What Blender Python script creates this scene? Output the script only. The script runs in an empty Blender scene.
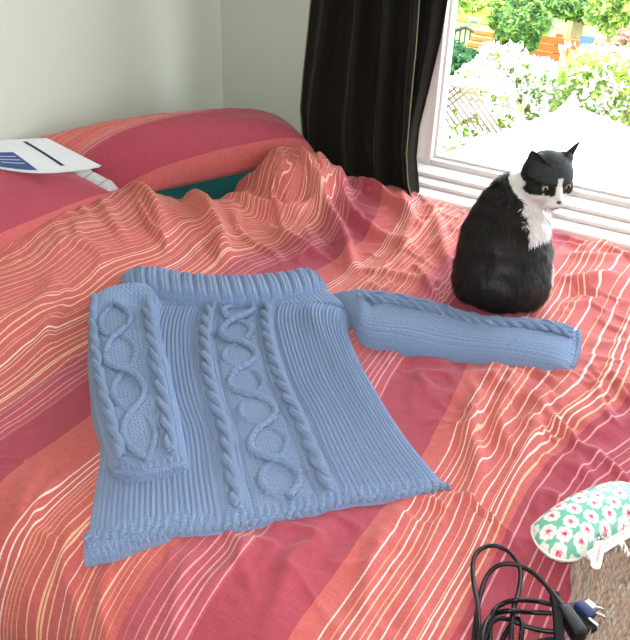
import bpy, bmesh, math, random
import numpy as np
from mathutils import Vector, Matrix
random.seed(7); RNG = np.random.default_rng(7)
SC = bpy.context.scene; COL = SC.collection
# ------------------------------------------------------------------ camera
F_PX, PITCH, HEAD, ROLL, BZ, CAMH = 830.0, math.radians(31), math.radians(29), math.radians(2), 0.56, 0.87
CAM = np.array([0.0, 0.0, BZ + CAMH])
FW = np.array([math.cos(HEAD)*math.cos(PITCH), math.sin(HEAD)*math.cos(PITCH), -math.sin(PITCH)])
_r0 = np.array([math.sin(HEAD), -math.cos(HEAD), 0.0]); _u0 = np.cross(_r0, FW)
RT = _r0*math.cos(ROLL) + _u0*math.sin(ROLL); UP = -_r0*math.sin(ROLL) + _u0*math.cos(ROLL)
cd = bpy.data.cameras.new('camera'); cam = bpy.data.objects.new('camera', cd); COL.objects.link(cam)
cd.sensor_fit = 'HORIZONTAL'; cd.sensor_width = 36; cd.lens = 36*F_PX/630; cd.clip_start = .02; cd.clip_end = 200
cam.matrix_world = Matrix(((RT[0], UP[0], -FW[0], CAM[0]), (RT[1], UP[1], -FW[1], CAM[1]), (RT[2], UP[2], -FW[2], CAM[2]), (0, 0, 0, 1)))
SC.camera = cam
# ------------------------------------------------------------------ world, sun, lamps, exposure
w = bpy.data.worlds.new('sky'); SC.world = w; w.use_nodes = True
bg = w.node_tree.nodes['Background']; bg.inputs[0].default_value = (.86, .93, 1.0, 1); bg.inputs[1].default_value = 6.0
def light(name, kind, loc, target, energy, color=(1, 1, 1), size=1.0, angle=None):
    d = bpy.data.lights.new(name, kind); d.energy = energy; d.color = color
    if kind == 'AREA': d.shape = 'DISK'; d.size = size
    if kind == 'POINT': d.shadow_soft_size = size
    if angle is not None: d.angle = angle
    o = bpy.data.objects.new(name, d); COL.objects.link(o); o.location = loc
    o.rotation_euler = (Vector(target) - Vector(loc)).to_track_quat('-Z', 'Y').to_euler()
    return o
light('sun', 'SUN', (6, -4, 12), (7.6, -1.6, 0), 14.0, (1, .97, .9), angle=.01)
light('camera_flash', 'AREA', (-.03, .03, BZ+CAMH+.08), (1.2, .66, BZ), 13, (1, .97, .95), size=.06)
SC.view_settings.view_transform = 'Standard'; SC.view_settings.look = 'None'
SC.view_settings.exposure = 0.12; SC.view_settings.gamma = 1.0; SC.view_settings.use_curve_mapping = False

# ------------------------------------------------------------------ helpers
def ray(px, py): return FW + RT*(px-315)/F_PX + UP*(320-py)/F_PX
def atz(px, py, z=BZ):
    d = ray(px, py); return CAM + d*((z-CAM[2])/d[2])
def atx(px, py, x):
    d = ray(px, py); return CAM + d*(x/d[0])
def lin(r, g, b):
    f = lambda c: ((c/255)/12.92 if c/255 <= .04045 else ((c/255+.055)/1.055)**2.4)
    return (f(r), f(g), f(b), 1.0)
def sstep(a, b, x):
    t = np.clip((x-a)/(b-a), 0, 1); return t*t*(3-2*t)
_T = RNG.random((64, 64))
def vnoise(x, y):
    xi = np.floor(x).astype(int); yi = np.floor(y).astype(int); fx = x-xi; fy = y-yi
    fx = fx*fx*(3-2*fx); fy = fy*fy*(3-2*fy)
    g = lambda a, b: _T[a % 64, b % 64]
    return (g(xi, yi)*(1-fx)+g(xi+1, yi)*fx)*(1-fy) + (g(xi, yi+1)*(1-fx)+g(xi+1, yi+1)*fx)*fy
def fbm(x, y, o=3):
    s = 0; a = 1; n = 0
    for i in range(o):
        s = s + a*(vnoise(x*2**i+13*i, y*2**i+7*i)-.5); n += a; a *= .5
    return s/n*2
def link(o, parent=None):
    COL.objects.link(o)
    if parent is not None: o.parent = parent
    return o
def tag(o, label=None, cat=None, group=None, kind=None):
    for k, v in (('label', label), ('category', cat), ('group', group), ('kind', kind)):
        if v: o[k] = v
    return o
def empty(name, loc=(0, 0, 0)):
    o = bpy.data.objects.new(name, None); o.location = loc; o.empty_display_size = .05; COL.objects.link(o); return o
def mesh(name, V, Fc, mat=None, parent=None, smooth=True, uv=None, col=None):
    """V in world coordinates; if parented the mesh is moved into the parent's frame"""
    V = np.asarray(V, float)
    if parent is not None:
        p = parent; off = np.zeros(3)
        while p is not None: off = off + np.array(p.location); p = p.parent
        V = V - off
    me = bpy.data.meshes.new(name)
    if isinstance(Fc, np.ndarray):
        n = Fc.shape[1]
        me.vertices.add(len(V)); me.vertices.foreach_set('co', V.astype(np.float32).ravel())
        me.loops.add(Fc.size); me.loops.foreach_set('vertex_index', Fc.astype(np.int32).ravel())
        me.polygons.add(len(Fc)); me.polygons.foreach_set('loop_start', np.arange(0, Fc.size, n, dtype=np.int32))
        me.polygons.foreach_set('loop_total', np.full(len(Fc), n, dtype=np.int32))
        me.update(calc_edges=True)
    else:
        me.from_pydata([tuple(v) for v in V], [], Fc)
    if smooth: me.polygons.foreach_set('use_smooth', np.ones(len(me.polygons), bool))
    li = None
    if uv is not None or col is not None:
        li = np.zeros(len(me.loops), np.int32); me.loops.foreach_get('vertex_index', li)
    if uv is not None:
        l = me.uv_layers.new(name='UVMap'); l.data.foreach_set('uv', np.asarray(uv, np.float32)[li].ravel())
    if col is not None:
        a = me.color_attributes.new('Col', 'FLOAT_COLOR', 'POINT'); a.data.foreach_set('color', np.asarray(col, np.float32).ravel())
    me.validate()
    if mat: me.materials.append(mat)
    return link(bpy.data.objects.new(name, me), parent)
def gridfaces(nu, nv, wrapu=False):
    i, j = np.meshgrid(np.arange(nu if wrapu else nu-1), np.arange(nv-1), indexing='ij')
    i2 = (i+1) % nu
    return np.stack([i*nv+j, i2*nv+j, i2*nv+j+1, i*nv+j+1], -1).reshape(-1, 4)
def resample(P, n, smooth=True):
    P = np.asarray(P, float)
    if smooth and len(P) > 2:
        Q = []
        E = np.vstack([2*P[0]-P[1], P, 2*P[-1]-P[-2]])
        for k in range(1, len(E)-2):
            t = np.linspace(0, 1, 12, endpoint=False)[:, None]
            a, b, c, d = E[k-1], E[k], E[k+1], E[k+2]
            Q.append(.5*((2*b)+(-a+c)*t+(2*a-5*b+4*c-d)*t**2+(-a+3*b-3*c+d)*t**3))
        P = np.vstack(Q+[P[-1:]])
    s = np.r_[0, np.cumsum(np.linalg.norm(np.diff(P, axis=0), axis=1))]
    t = np.linspace(0, s[-1], n)
    return np.stack([np.interp(t, s, P[:, k]) for k in range(P.shape[1])], 1)
def tube_geo(P, R, k=8, caps=True):
    P = np.asarray(P, float); n = len(P); R = np.broadcast_to(np.asarray(R, float), (n,)) if np.ndim(R) < 2 else R
    T = np.gradient(P, axis=0); T /= np.linalg.norm(T, axis=1)[:, None]+1e-12
    up = np.array([0, 0, 1.0]); 
    if abs(T[0] @ up) > .9: up = np.array([1.0, 0, 0])
    N = np.zeros_like(P); N[0] = up - T[0]*(up @ T[0]); N[0] /= np.linalg.norm(N[0])
    for i in range(1, n):
        v = N[i-1]-T[i]*(N[i-1] @ T[i]); N[i] = v/(np.linalg.norm(v)+1e-12)
    B = np.cross(T, N); a = np.linspace(0, 2*math.pi, k, endpoint=False)
    V = P[:, None]+R[:, None, None]*(np.cos(a)[None, :, None]*N[:, None]+np.sin(a)[None, :, None]*B[:, None])
    Fq = []
    i, j = np.meshgrid(np.arange(n-1), np.arange(k), indexing='ij'); j2 = (j+1) % k
    Fq = np.stack([i*k+j, i*k+j2, (i+1)*k+j2, (i+1)*k+j], -1).reshape(-1, 4)
    V = V.reshape(-1, 3)
    if caps:
        V = np.vstack([V, P[0], P[-1]]); c0, c1 = n*k, n*k+1
        jj = np.arange(k); e0 = np.stack([jj, (jj+1) % k, np.full(k, c0), np.full(k, c0)], -1); 
        Fl = [tuple(f) for f in Fq] + [((x+1) % k, x, c0) for x in range(k)] + [((n-1)*k+x, (n-1)*k+(x+1) % k, c1) for x in range(k)]
        return V, Fl
    return V, [tuple(f) for f in Fq]
def join(geos):
    Vs, Fs, o = [], [], 0
    for V, Fc in geos:
        Vs.append(np.asarray(V, float)); Fs += [tuple(int(i)+o for i in f) for f in Fc]; o += len(V)
    return np.vstack(Vs), Fs
def tube(name, P, R, mat, parent=None, k=8): 
    V, Fc = tube_geo(P, R, k); return mesh(name, V, Fc, mat, parent)
def box_geo(x0, x1, y0, y1, z0, z1, b=0.0):
    bm = bmesh.new(); bmesh.ops.create_cube(bm, size=1)
    for v in bm.verts: v.co = Vector(((x0+x1)/2+v.co.x*(x1-x0), (y0+y1)/2+v.co.y*(y1-y0), (z0+z1)/2+v.co.z*(z1-z0)))
    if b > 0: bmesh.ops.bevel(bm, geom=bm.edges[:], offset=b, segments=3, profile=.5, affect='EDGES')
    bm.verts.ensure_lookup_table(); V = [tuple(v.co) for v in bm.verts]; Fc = [tuple(v.index for v in f.verts) for f in bm.faces]; bm.free()
    return V, Fc
def box(name, x0, x1, y0, y1, z0, z1, mat, parent=None, b=0.0): 
    V, Fc = box_geo(x0, x1, y0, y1, z0, z1, b); return mesh(name, V, Fc, mat, parent, smooth=False)
# ------------------------------------------------------------------ materials
def mat(name, color, rough=.7, spec=.3, metal=0, bump=None, var=None, sheen=0):
    m = bpy.data.materials.new(name); m.use_nodes = True; nt = m.node_tree; b = nt.nodes['Principled BSDF']
    b.inputs['Base Color'].default_value = color; b.inputs['Roughness'].default_value = rough
    b.inputs['Specular IOR Level'].default_value = spec; b.inputs['Metallic'].default_value = metal
    if sheen: b.inputs['Sheen Weight'].default_value = sheen; b.inputs['Sheen Roughness'].default_value = .5
    tc = nt.nodes.new('ShaderNodeTexCoord')
    if var:
        sc, amt = var; n = nt.nodes.new('ShaderNodeTexNoise'); n.inputs['Scale'].default_value = sc; n.inputs['Detail'].default_value = 4
        nt.links.new(tc.outputs['Object'], n.inputs['Vector'])
        mx = nt.nodes.new('ShaderNodeMix'); mx.data_type = 'RGBA'; mx.inputs[6].default_value = tuple(c*(1-amt) for c in color[:3])+(1,)
        mx.inputs[7].default_value = tuple(min(1, c*(1+amt)) for c in color[:3])+(1,)
        nt.links.new(n.outputs['Fac'], mx.inputs[0]); nt.links.new(mx.outputs[2], b.inputs['Base Color'])
    if bump:
        sc, st = bump; n = nt.nodes.new('ShaderNodeTexNoise'); n.inputs['Scale'].default_value = sc; n.inputs['Detail'].default_value = 3
        nt.links.new(tc.outputs['Object'], n.inputs['Vector'])
        bp = nt.nodes.new('ShaderNodeBump'); bp.inputs['Strength'].default_value = st; bp.inputs['Distance'].default_value = .002
        nt.links.new(n.outputs['Fac'], bp.inputs['Height']); nt.links.new(bp.outputs[0], b.inputs['Normal'])
    return m
class NT:
    """small shorthand for shader maths"""
    def __init__(s, m): s.nt = m.node_tree; s.b = s.nt.nodes['Principled BSDF']
    def n(s, t, **k):
        x = s.nt.nodes.new(t)
        for a, v in k.items(): setattr(x, a, v)
        return x
    def l(s, a, b): s.nt.links.new(a, b)
    def m(s, op, a, b=None, c=None):
        x = s.nt.nodes.new('ShaderNodeMath'); x.operation = op
        for i, v in enumerate((a, b, c)):
            if v is None: continue
            if isinstance(v, (int, float)): x.inputs[i].default_value = v
            else: s.nt.links.new(v, x.inputs[i])
        return x.outputs[0]
    def mix(s, f, a, b, mode='MIX'):
        x = s.nt.nodes.new('ShaderNodeMix'); x.data_type = 'RGBA'; x.blend_type = mode
        for i, v in ((0, f), (6, a), (7, b)):
            if isinstance(v, (int, float)): x.inputs[i].default_value = v
            elif isinstance(v, tuple): x.inputs[i].default_value = v
            else: s.nt.links.new(v, x.inputs[i])
        return x.outputs[2]
    def uv(s):
        x = s.n('ShaderNodeUVMap'); x.uv_map = 'UVMap'; sp = s.n('ShaderNodeSeparateXYZ'); s.l(x.outputs[0], sp.inputs[0]); return x.outputs[0], sp.outputs[0], sp.outputs[1]
ROSE = lin(168, 72, 88); ROSE2 = lin(178, 86, 98); ORANGE = lin(196, 99, 98)
def striped(name, bases, lines, rough=.85):
    """woven stripes across UV.y: bases = [(v_start, colour)], lines = [(v, width, colour)]"""
    m = mat(name, ROSE, rough, .15, sheen=.15); N = NT(m); uvv, u, v = N.uv()
    nw = N.n('ShaderNodeTexNoise'); nw.inputs['Scale'].default_value = 9; nw.inputs['Detail'].default_value = 1; N.l(uvv, nw.inputs['Vector'])
    vv = N.m('ADD', v, N.m('MULTIPLY', N.m('SUBTRACT', nw.outputs['Fac'], .5), .006))
    ev = [(p, 'b', c, 0) for p, c in bases]
    stops = []
    def base_at(x):
        c = bases[0][1]
        for p, k in bases:
            if p <= x: c = k
        return c
    for p, c in bases: stops.append((p, c))
    for p, wd, c in lines: stops.append((p-wd/2, c)); stops.append((p+wd/2, None))
    stops.sort(key=lambda s: s[0])
    stops = [(p, c if c is not None else base_at(p)) for p, c in stops]
    col = None; k = 0
    while k < len(stops):
        ch = stops[k:k+30]; lo = ch[0][0]; hi = ch[-1][0]+.001
        rp = N.n('ShaderNodeValToRGB'); rp.color_ramp.interpolation = 'CONSTANT'
        mr = N.m('DIVIDE', N.m('SUBTRACT', vv, lo), hi-lo); N.l(mr, rp.inputs[0])
        el = rp.color_ramp.elements
        while len(el) < len(ch): el.new(1.0)
        for e, (p, c) in zip(el, ch): e.position = (p-lo)/(hi-lo); e.color = c
        col = rp.outputs[0] if col is None else N.mix(N.m('GREATER_THAN', vv, lo), col, rp.outputs[0])
        k += 30
    # slubby weave: streaks along the stripes
    mp = N.n('ShaderNodeMapping'); mp.inputs['Scale'].default_value = (60, 900, 1); N.l(uvv, mp.inputs[0])
    n1 = N.n('ShaderNodeTexNoise'); n1.inputs['Scale'].default_value = 1; n1.inputs['Detail'].default_value = 3; N.l(mp.outputs[0], n1.inputs['Vector'])
    mp2 = N.n('ShaderNodeMapping'); mp2.inputs['Scale'].default_value = (900, 40, 1); N.l(uvv, mp2.inputs[0])
    n2 = N.n('ShaderNodeTexNoise'); n2.inputs['Scale'].default_value = 1; n2.inputs['Detail'].default_value = 2; N.l(mp2.outputs[0], n2.inputs['Vector'])
    s = N.m('ADD', n1.outputs['Fac'], n2.outputs['Fac'])
    f = N.m('ADD', N.m('MULTIPLY', N.m('SUBTRACT', s, 1.0), .7), 1.0)
    vm = N.n('ShaderNodeVectorMath', operation='SCALE'); N.l(col, vm.inputs[0]); N.l(f, vm.inputs['Scale'])
    N.l(vm.outputs[0], N.b.inputs['Base Color'])
    bp = N.n('ShaderNodeBump'); bp.inputs['Strength'].default_value = .25; bp.inputs['Distance'].default_value = .001
    N.l(s, bp.inputs['Height']); N.l(bp.outputs[0], N.b.inputs['Normal'])
    return m
CREAM, WHITE, PINK, PEACH = lin(234, 184, 152), lin(240, 208, 200), lin(220, 150, 154), lin(220, 148, 122)
rs = random.Random(3)
lines = []
def run(a, b, step, jit, cols, wd=.0026):
    p = a
    while p < b: lines.append((p, wd*rs.uniform(.5, 1.15), rs.choice(cols))); p += step*rs.uniform(1-jit, 1+jit)
run(-.40, -.22, .014, .5, [CREAM, PEACH, WHITE]); run(-.05, .165, .0165, .2, [PINK])
run(.182, .320, .0092, .6, [CREAM, PEACH, WHITE, CREAM], .0021); run(.465, .555, .014, .25, [PINK])
run(.575, .785, .0115, .6, [CREAM, WHITE, PEACH], .0027); run(.945, 1.0, .013, .25, [PINK])
run(1.012, 1.36, .0115, .6, [CREAM, WHITE, PEACH, CREAM], .0027)
M_DUVET = striped('duvet_stripes', [(-.8, ROSE), (-.42, ORANGE), (-.2, ROSE), (.17, ORANGE), (.345, ROSE), (.46, ROSE2), (.56, ORANGE), (.865, ROSE), (.94, ROSE2), (1.005, ORANGE), (1.40, ROSE)], lines)
M_WALL = mat('wall_paint', lin(212, 216, 204), .9, .15, bump=(300, .06))
M_CEIL = mat('ceiling_paint', lin(225, 225, 220), .9, .1)
M_FLOOR = mat('carpet', lin(150, 128, 105), .95, .1, var=(60, .2), bump=(400, .5))
M_WHITE = mat('window_gloss_paint', lin(226, 217, 215), .4, .4, bump=(60, .03))
M_SHEET = mat('teal_sheet', lin(40, 132, 138), .85, .15, bump=(250, .2))
M_BASE = mat('bed_base_fabric', lin(120, 96, 80), .9, .1)

# ------------------------------------------------------------------ room
XW, YW, X0, Y0, ZC = 2.15, 1.555, -1.7, -2.4, 2.45      # window wall, headboard wall, unseen sides behind the camera, partly left open for daylight
def structure(o): o['kind'] = 'structure'; return o
structure(box('floor', X0, XW+.2, Y0, YW+.2, -.1, 0, M_FLOOR))
structure(box('ceiling', X0, XW+.25, Y0, YW+.25, ZC, ZC+.12, M_CEIL))
structure(box('wall_headboard', X0, XW+.25, YW, YW+.2, 0, ZC, M_WALL))
structure(box('unseen_wall_left', X0-.2, X0, Y0, YW+.2, 0, ZC, M_WALL))  # unseen wall, added to hold back sky light so the window dominates
structure(box('unseen_wall_foot', X0-.2, 1.15, Y0-.2, Y0, 0, ZC, M_WALL))  # unseen wall, added and cut short to limit daylight from the foot side
WY0, WY1, WZ0, WZ1 = -.75, .895, .545, 2.05               # window opening
structure(mesh('wall_window', *join([box_geo(XW, XW+.25, WY1, YW, 0, ZC), box_geo(XW, XW+.25, Y0, WY0, 0, ZC), box_geo(XW, XW+.25, WY0, WY1, 0, WZ0), box_geo(XW, XW+.25, WY0, WY1, WZ1, ZC)]), M_WALL, smooth=False))
win = structure(empty('window_1', (XW+.05, (WY0+WY1)/2, WZ0)))
xf = XW+.03
box('frame_stile', xf, xf+.06, WY1-.052, WY1, WZ0, WZ1, M_WHITE, win, .004); box('frame_stile', xf, xf+.06, WY0, WY0+.052, WZ0, WZ1, M_WHITE, win, .004)
box('frame_rail', xf, xf+.06, WY0+.052, WY1-.052, WZ0, WZ0+.052, M_WHITE, win, .004); box('frame_rail', xf, xf+.06, WY0+.052, WY1-.052, WZ1-.05, WZ1, M_WHITE, win, .004)
for y0, y1 in ((WY0+.052, WY0+.06), (WY1-.06, WY1-.052)): box('glazing_bead', xf+.022, xf+.05, y0, y1, WZ0+.052, WZ1-.05, M_WHITE, win, .002)
box('glazing_bead', xf+.022, xf+.05, WY0+.06, WY1-.06, WZ0+.052, WZ0+.06, M_WHITE, win, .002)
M_GLASS = bpy.data.materials.new('window_glass'); M_GLASS.use_nodes = True
_n = M_GLASS.node_tree; _n.nodes.remove(_n.nodes['Principled BSDF']); _t = _n.nodes.new('ShaderNodeBsdfTransparent'); _g = _n.nodes.new('ShaderNodeBsdfGlossy'); _g.inputs['Roughness'].default_value = .02
_mx = _n.nodes.new('ShaderNodeMixShader'); _mx.inputs[0].default_value = .04; _n.links.new(_t.outputs[0], _mx.inputs[1]); _n.links.new(_g.outputs[0], _mx.inputs[2]); _n.links.new(_mx.outputs[0], _n.nodes['Material Output'].inputs[0])
box('pane', xf+.030, xf+.034, WY0+.05, WY1-.05, WZ0+.05, WZ1-.05, M_GLASS, win)
sill = structure(empty('trim_1', (XW, (WY0+WY1)/2, WZ0)))
box('sill_board', XW-.145, XW+.03, WY0-.05, WY1+.02, WZ0-.012, WZ0+.012, M_WHITE, sill, .008)
box('sill_step', XW-.085, XW+.03, WY0-.02, WY1+.005, WZ0+.012, WZ0+.024, M_WHITE, sill, .004)
box('sill_step', XW-.04, XW+.03, WY0, WY1, WZ0+.024, WZ0+.036, M_WHITE, sill, .004)
box('architrave', XW-.018, XW+.0, WY1, WY1+.05, WZ0, WZ1+.05, M_WHITE, sill, .004)

# ------------------------------------------------------------------ bed and duvet
def inside_dist(X, Y, poly):
    """signed distance to a polygon, negative inside"""
    d = np.full(X.shape, 9.0); ins = np.zeros(X.shape, bool); n = len(poly)
    for k in range(n):
        a, b = poly[k], poly[(k+1) % n]; e = b-a
        t = np.clip(((X-a[0])*e[0]+(Y-a[1])*e[1])/(e @ e), 0, 1)
        d = np.minimum(d, np.hypot(X-a[0]-t*e[0], Y-a[1]-t*e[1]))
        c = ((a[1] > Y) != (b[1] > Y)) & (X < (b[0]-a[0])*(Y-a[1])/(b[1]-a[1]+1e-12)+a[0]); ins ^= c
    return np.where(ins, -d, d)
def bedlow(X, Y):
    """slow shape of the bedding (no wrinkles)"""
    z = BZ + .012*fbm(X*2.2+3, Y*2.2+9, 2)
    z = z + .085*sstep(.98, 1.30, Y)*(1-sstep(1.42, 1.62, X))           # duvet heaped against the near pillow
    z = z + .045*np.exp(-((X-1.60)/.13)**2-((Y-1.12)/.10)**2)
    z = z + .105*np.exp(-(((X-1.79)*.85-(Y-1.06)*.5)/.11)**4-(((X-1.79)*.5+(Y-1.06)*.85)/.095)**4)   # bunched end under the far pillow
    z = z - .012*sstep(1.84, 2.0, X)*(1-sstep(.72, .9, Y)) + .012*np.exp(-((X-1.80)/.1)**2)
    z = z + .025*np.exp(-((X-1.93)/.09)**2-((Y-.86)/.16)**2)
    return z
FLAT = [np.array([atz(*p)[:2] for p in poly]) for poly in (
    [(85, 320), (122, 268), (322, 262), (360, 290), (583, 322), (572, 366), (372, 345), (452, 482), (82, 560)],
    [(533, 525), (610, 484), (640, 490), (640, 520), (572, 565), (540, 545)],
    [(572, 560), (600, 540), (660, 500), (760, 700), (560, 720)],
    [(455, 310), (550, 310), (560, 255), (470, 255)])]
FOLDS = [  # photo-measured crease lines on the bed top: (polyline, height, half width)
    ([(168, 196), (190, 214), (214, 238), (228, 262)], .040, .022), ([(120, 212), (150, 228), (168, 258)], .028, .020), ([(232, 214), (262, 222), (300, 222), (332, 206)], .040, .022),
    ([(300, 200), (330, 222), (346, 250), (352, 270)], .042, .018), ([(338, 186), (346, 214), (372, 236), (410, 250)], .034, .018), ([(352, 190), (385, 205), (420, 232)], .024, .015),
    ([(270, 232), (296, 246), (322, 258)], .024, .014), ([(392, 345), (380, 372), (366, 400)], .014, .016), ([(408, 352), (398, 400), (404, 440)], -.010, .016),
    ([(500, 372), (476, 408), (470, 440), (478, 470), (462, 520)], .020, .016), ([(520, 372), (498, 420), (506, 450)], .014, .013), ([(545, 380), (520, 470), (478, 540)], .011, .016),
    ([(552, 276), (576, 284), (610, 278)], .020, .015), ([(548, 258), (585, 262), (630, 258)], .016, .018), ([(548, 300), (575, 292), (600, 296)], -.012, .014), ([(560, 242), (580, 250), (600, 246)], .014, .014),
    ([(425, 200), (436, 228), (446, 262)], .016, .016), ([(400, 196), (408, 230), (400, 262)], .013, .016), ([(440, 250), (455, 285), (452, 306)], .012, .014), ([(360, 268), (400, 275), (445, 285)], .012, .016),
    ([(70, 520), (60, 560), (66, 600), (58, 660)], .014, .013), ([(108, 556), (96, 590), (104, 620), (92, 660)], .014, .012), ([(20, 560), (0, 620), (-30, 660)], .010, .018), ([(40, 470), (10, 520), (-20, 540)], .010, .02),
    ([(250, 540), (235, 570), (200, 600)], .012, .014), ([(330, 520), (300, 560), (262, 640)], .012, .018), ([(190, 560), (176, 600), (182, 650)], .010, .012), ([(395, 520), (372, 560), (360, 640)], .013, .014),
    ([(60, 300), (40, 330), (0, 350)], .008, .02), ([(90, 360), (60, 380), (0, 420)], .012, .014), ([(0, 300), (60, 262), (140, 225)], .008, .018), ([(440, 520), (425, 570), (410, 640)], .010, .013)]
def wrinkles(X, Y):
    m = np.ones(X.shape)
    for poly in FLAT: m = np.minimum(m, sstep(-.01, .05, inside_dist(X, Y, poly)))
    z = np.zeros(X.shape)
    for pl, a, wd in FOLDS:
        P = resample([atz(*p)[:2] for p in pl], 14); best = np.full(X.shape, 9.0); tt = np.zeros(X.shape)
        for k in range(len(P)-1):
            e = P[k+1]-P[k]; t = np.clip(((X-P[k][0])*e[0]+(Y-P[k][1])*e[1])/(e @ e), 0, 1)
            d = np.hypot(X-P[k][0]-t*e[0], Y-P[k][1]-t*e[1]); c = d < best; best = np.where(c, d, best); tt = np.where(c, (k+t)/(len(P)-1), tt)
        z += a*np.exp(-(best/wd)**2)*np.sin(np.clip(tt*.9+.05, 0, 1)*math.pi)**.6
    wx = X+.05*fbm(X*6, Y*6+4, 2); wy = Y+.05*fbm(X*6+9, Y*6, 2)
    rg = 1-np.abs(fbm(wx*5+wy*4, wx*9-wy*9, 2)); z += .012*(sstep(.72, 1.0, rg))*sstep(.3, .62, vnoise(X*4+2, Y*4+5))
    rg2 = 1-np.abs(fbm(wx*16-wy*5+31, wx*6+wy*17, 2)); z += .006*sstep(.7, 1.0, rg2)*sstep(.35, .7, vnoise(X*5+22, Y*5+15))
    return z*(.08+.92*m)
def bedz(X, Y, k=1.0): 
    X = np.asarray(X, float); Y = np.asarray(Y, float); return bedlow(X, Y)+k*wrinkles(X, Y)
bed = tag(empty('bed', (1.3, .5, 0)), 'bed with a teal fitted sheet showing below the far pillow', 'bed')
box('bed_base', .56, 2.03, -.50, 1.52, .06, .30, M_BASE, bed, .02)
for sx in (.62, 1.97):
    for sy in (-.44, 1.46): tube('leg', [(sx, sy, 0), (sx, sy, .03), (sx, sy, .065)], [.018, .022, .026], M_BASE, bed, 12)
V, Fc = box_geo(.53, 2.05, -.53, 1.54, .30, BZ-.035, .05); mesh('fitted_sheet', V, Fc, M_SHEET, bed)
# duvet: s runs across the bed (over the near side and down), t along the bed
ns, nt = 420, 420
S, T = np.meshgrid(np.linspace(.02, 2.06, ns), np.linspace(-.62, 1.42, nt), indexing='ij')
edge = 1.395 - .19*sstep(1.40, 1.58, S) + .03*sstep(1.66, 1.78, S) - .05*sstep(1.86, 2.0, S) + .012*np.sin(S*23)
tw = (T+.62)/2.04
Yc = -.62 + (edge+.62)*tw                                             # edge-following rows near the pillows
Yc = np.where(T > .8, Yc*(sstep(.8, 1.3, T)) + T*(1-sstep(.8, 1.3, T)), T); Yc = np.minimum(Yc, edge)
sr, R = .63, .16
Xs = np.where(S > sr, S, 0); ang = np.clip((sr-S)/R, 0, math.pi/2)
Xs = np.where(S > sr, S, sr-R*np.sin(ang)); drop = np.where(S > sr, 0, R*(1-np.cos(ang))+np.maximum(0, (sr-S)-R*math.pi/2))
Xc = np.where(S > 1.99, 1.99+(S-1.99)*.35, Xs); drop = drop+np.where(S > 1.98, (S-1.98)*1.2, 0)
ft = np.clip((-.42-T)/.16, 0, math.pi/2); Yc = np.where(T < -.42, -.42-.16*np.sin(ft), Yc); drop = drop+np.where(T < -.42, .16*(1-np.cos(ft))+np.maximum(0, (-.42-T)-.25), 0)
Wk = wrinkles(Xc, Yc); Zc = bedlow(Xc, Yc)+Wk-drop
Zc = Zc - .05*sstep(.035, 0, edge-Yc)*(T > .8)                       # rolled hem at the pillow end
side = sstep(.62, .45, S); Xc = Xc - side*(.012*np.sin(Yc*17+2*fbm(Yc*3, S*2))+.01*fbm(Yc*9, S*3))
uvx = S+.0*T; uvy = T + .010*fbm(S*3.1+1, T*2.3, 2) + .35*Wk*np.sin(S*9+T*7)
bun = np.exp(-((S-1.80)/.13)**2-((T-1.12)/.13)**2); uvy = uvy + bun*((S-1.80)*-.9 + .02*np.sin(T*60)) + bun*.02
uvy = uvy + sstep(1.0, 1.35, S)*(.32*(.25-T)*np.exp(-((T-.25)/.25)**2)+.04*(1-sstep(.05, .3, T))*sstep(-.3, .0, T))
uvy = uvy + .085*np.exp(-((S-1.62)/.20)**2-((T-.84)/.13)**2)
V = np.stack([Xc, Yc, Zc], -1).reshape(-1, 3)
dv = mesh('duvet', V, gridfaces(ns, nt), M_DUVET, uv=np.stack([uvx, uvy], -1).reshape(-1, 2))
md = dv.modifiers.new('thickness', 'SOLIDIFY'); md.thickness = .012; md.offset = -1
tag(dv, 'rumpled rose and orange striped duvet spread over the bed', 'duvet')

# ------------------------------------------------------------------ pillows
def pillow_lines(seed, a, b, step):
    r2 = random.Random(seed); out = []; p = a
    while p < b: out.append((p, .0026*r2.uniform(.7, 1.2), r2.choice([CREAM, WHITE, PEACH, PEACH]))); p += step*r2.uniform(.6, 1.5)
    return out
def patch(c, n, bt, power=2.6, pinch=.03):
    """cushion from four corners (front-left, front-right, back-right, back-left)"""
    u, v = np.meshgrid(np.linspace(-1, 1, n), np.linspace(-1, 1, n), indexing='ij')
    a = [np.array(p, float) for p in c]
    uu, vv = u*(1-pinch*(1-v**2)), v*(1-pinch*(1-u**2))
    w4 = [(1-uu)*(1-vv)/4, (1+uu)*(1-vv)/4, (1+uu)*(1+vv)/4, (1-uu)*(1+vv)/4]
    P = sum(w4[k][..., None]*a[k] for k in range(4))
    nrm = np.cross(a[1]-a[0]+a[2]-a[3], a[3]-a[0]+a[2]-a[1]); nrm /= np.linalg.norm(nrm)
    prof = (np.clip(1-np.abs(u)**power, 0, 1)*np.clip(1-np.abs(v)**power, 0, 1))**.55
    return u, v, P, nrm, prof
def pillow(name, c, top, bot, material, label, vlo, vhi, rumple=.006, seed=0, parent=None, skew=0):
    n = 90; u, v, P, nrm, prof = patch(c, n, top)
    crease = .5*fbm(u*3+seed, v*3+seed, 3)
    A = P + nrm*(prof*(top+rumple*crease*1.5)+rumple*.7*np.abs(fbm(u*9+seed, v*3, 2))*prof)[..., None]; B = P - nrm*(prof*bot)[..., None]
    vv = vlo+(vhi-vlo)*(v+1)/2 + skew*(1-u)/2*(v+1)/2
    ux = (u+1)/2*np.linalg.norm(np.array(c[1])-np.array(c[0]))
    UV = np.stack([ux, vv], -1).reshape(-1, 2)
    Fa = gridfaces(n, n); Fb = Fa[:, ::-1]+n*n
    o = mesh(name, np.vstack([A.reshape(-1, 3), B.reshape(-1, 3)]), np.vstack([Fa, Fb]), material, parent, uv=np.vstack([UV, UV]))
    return o
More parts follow.
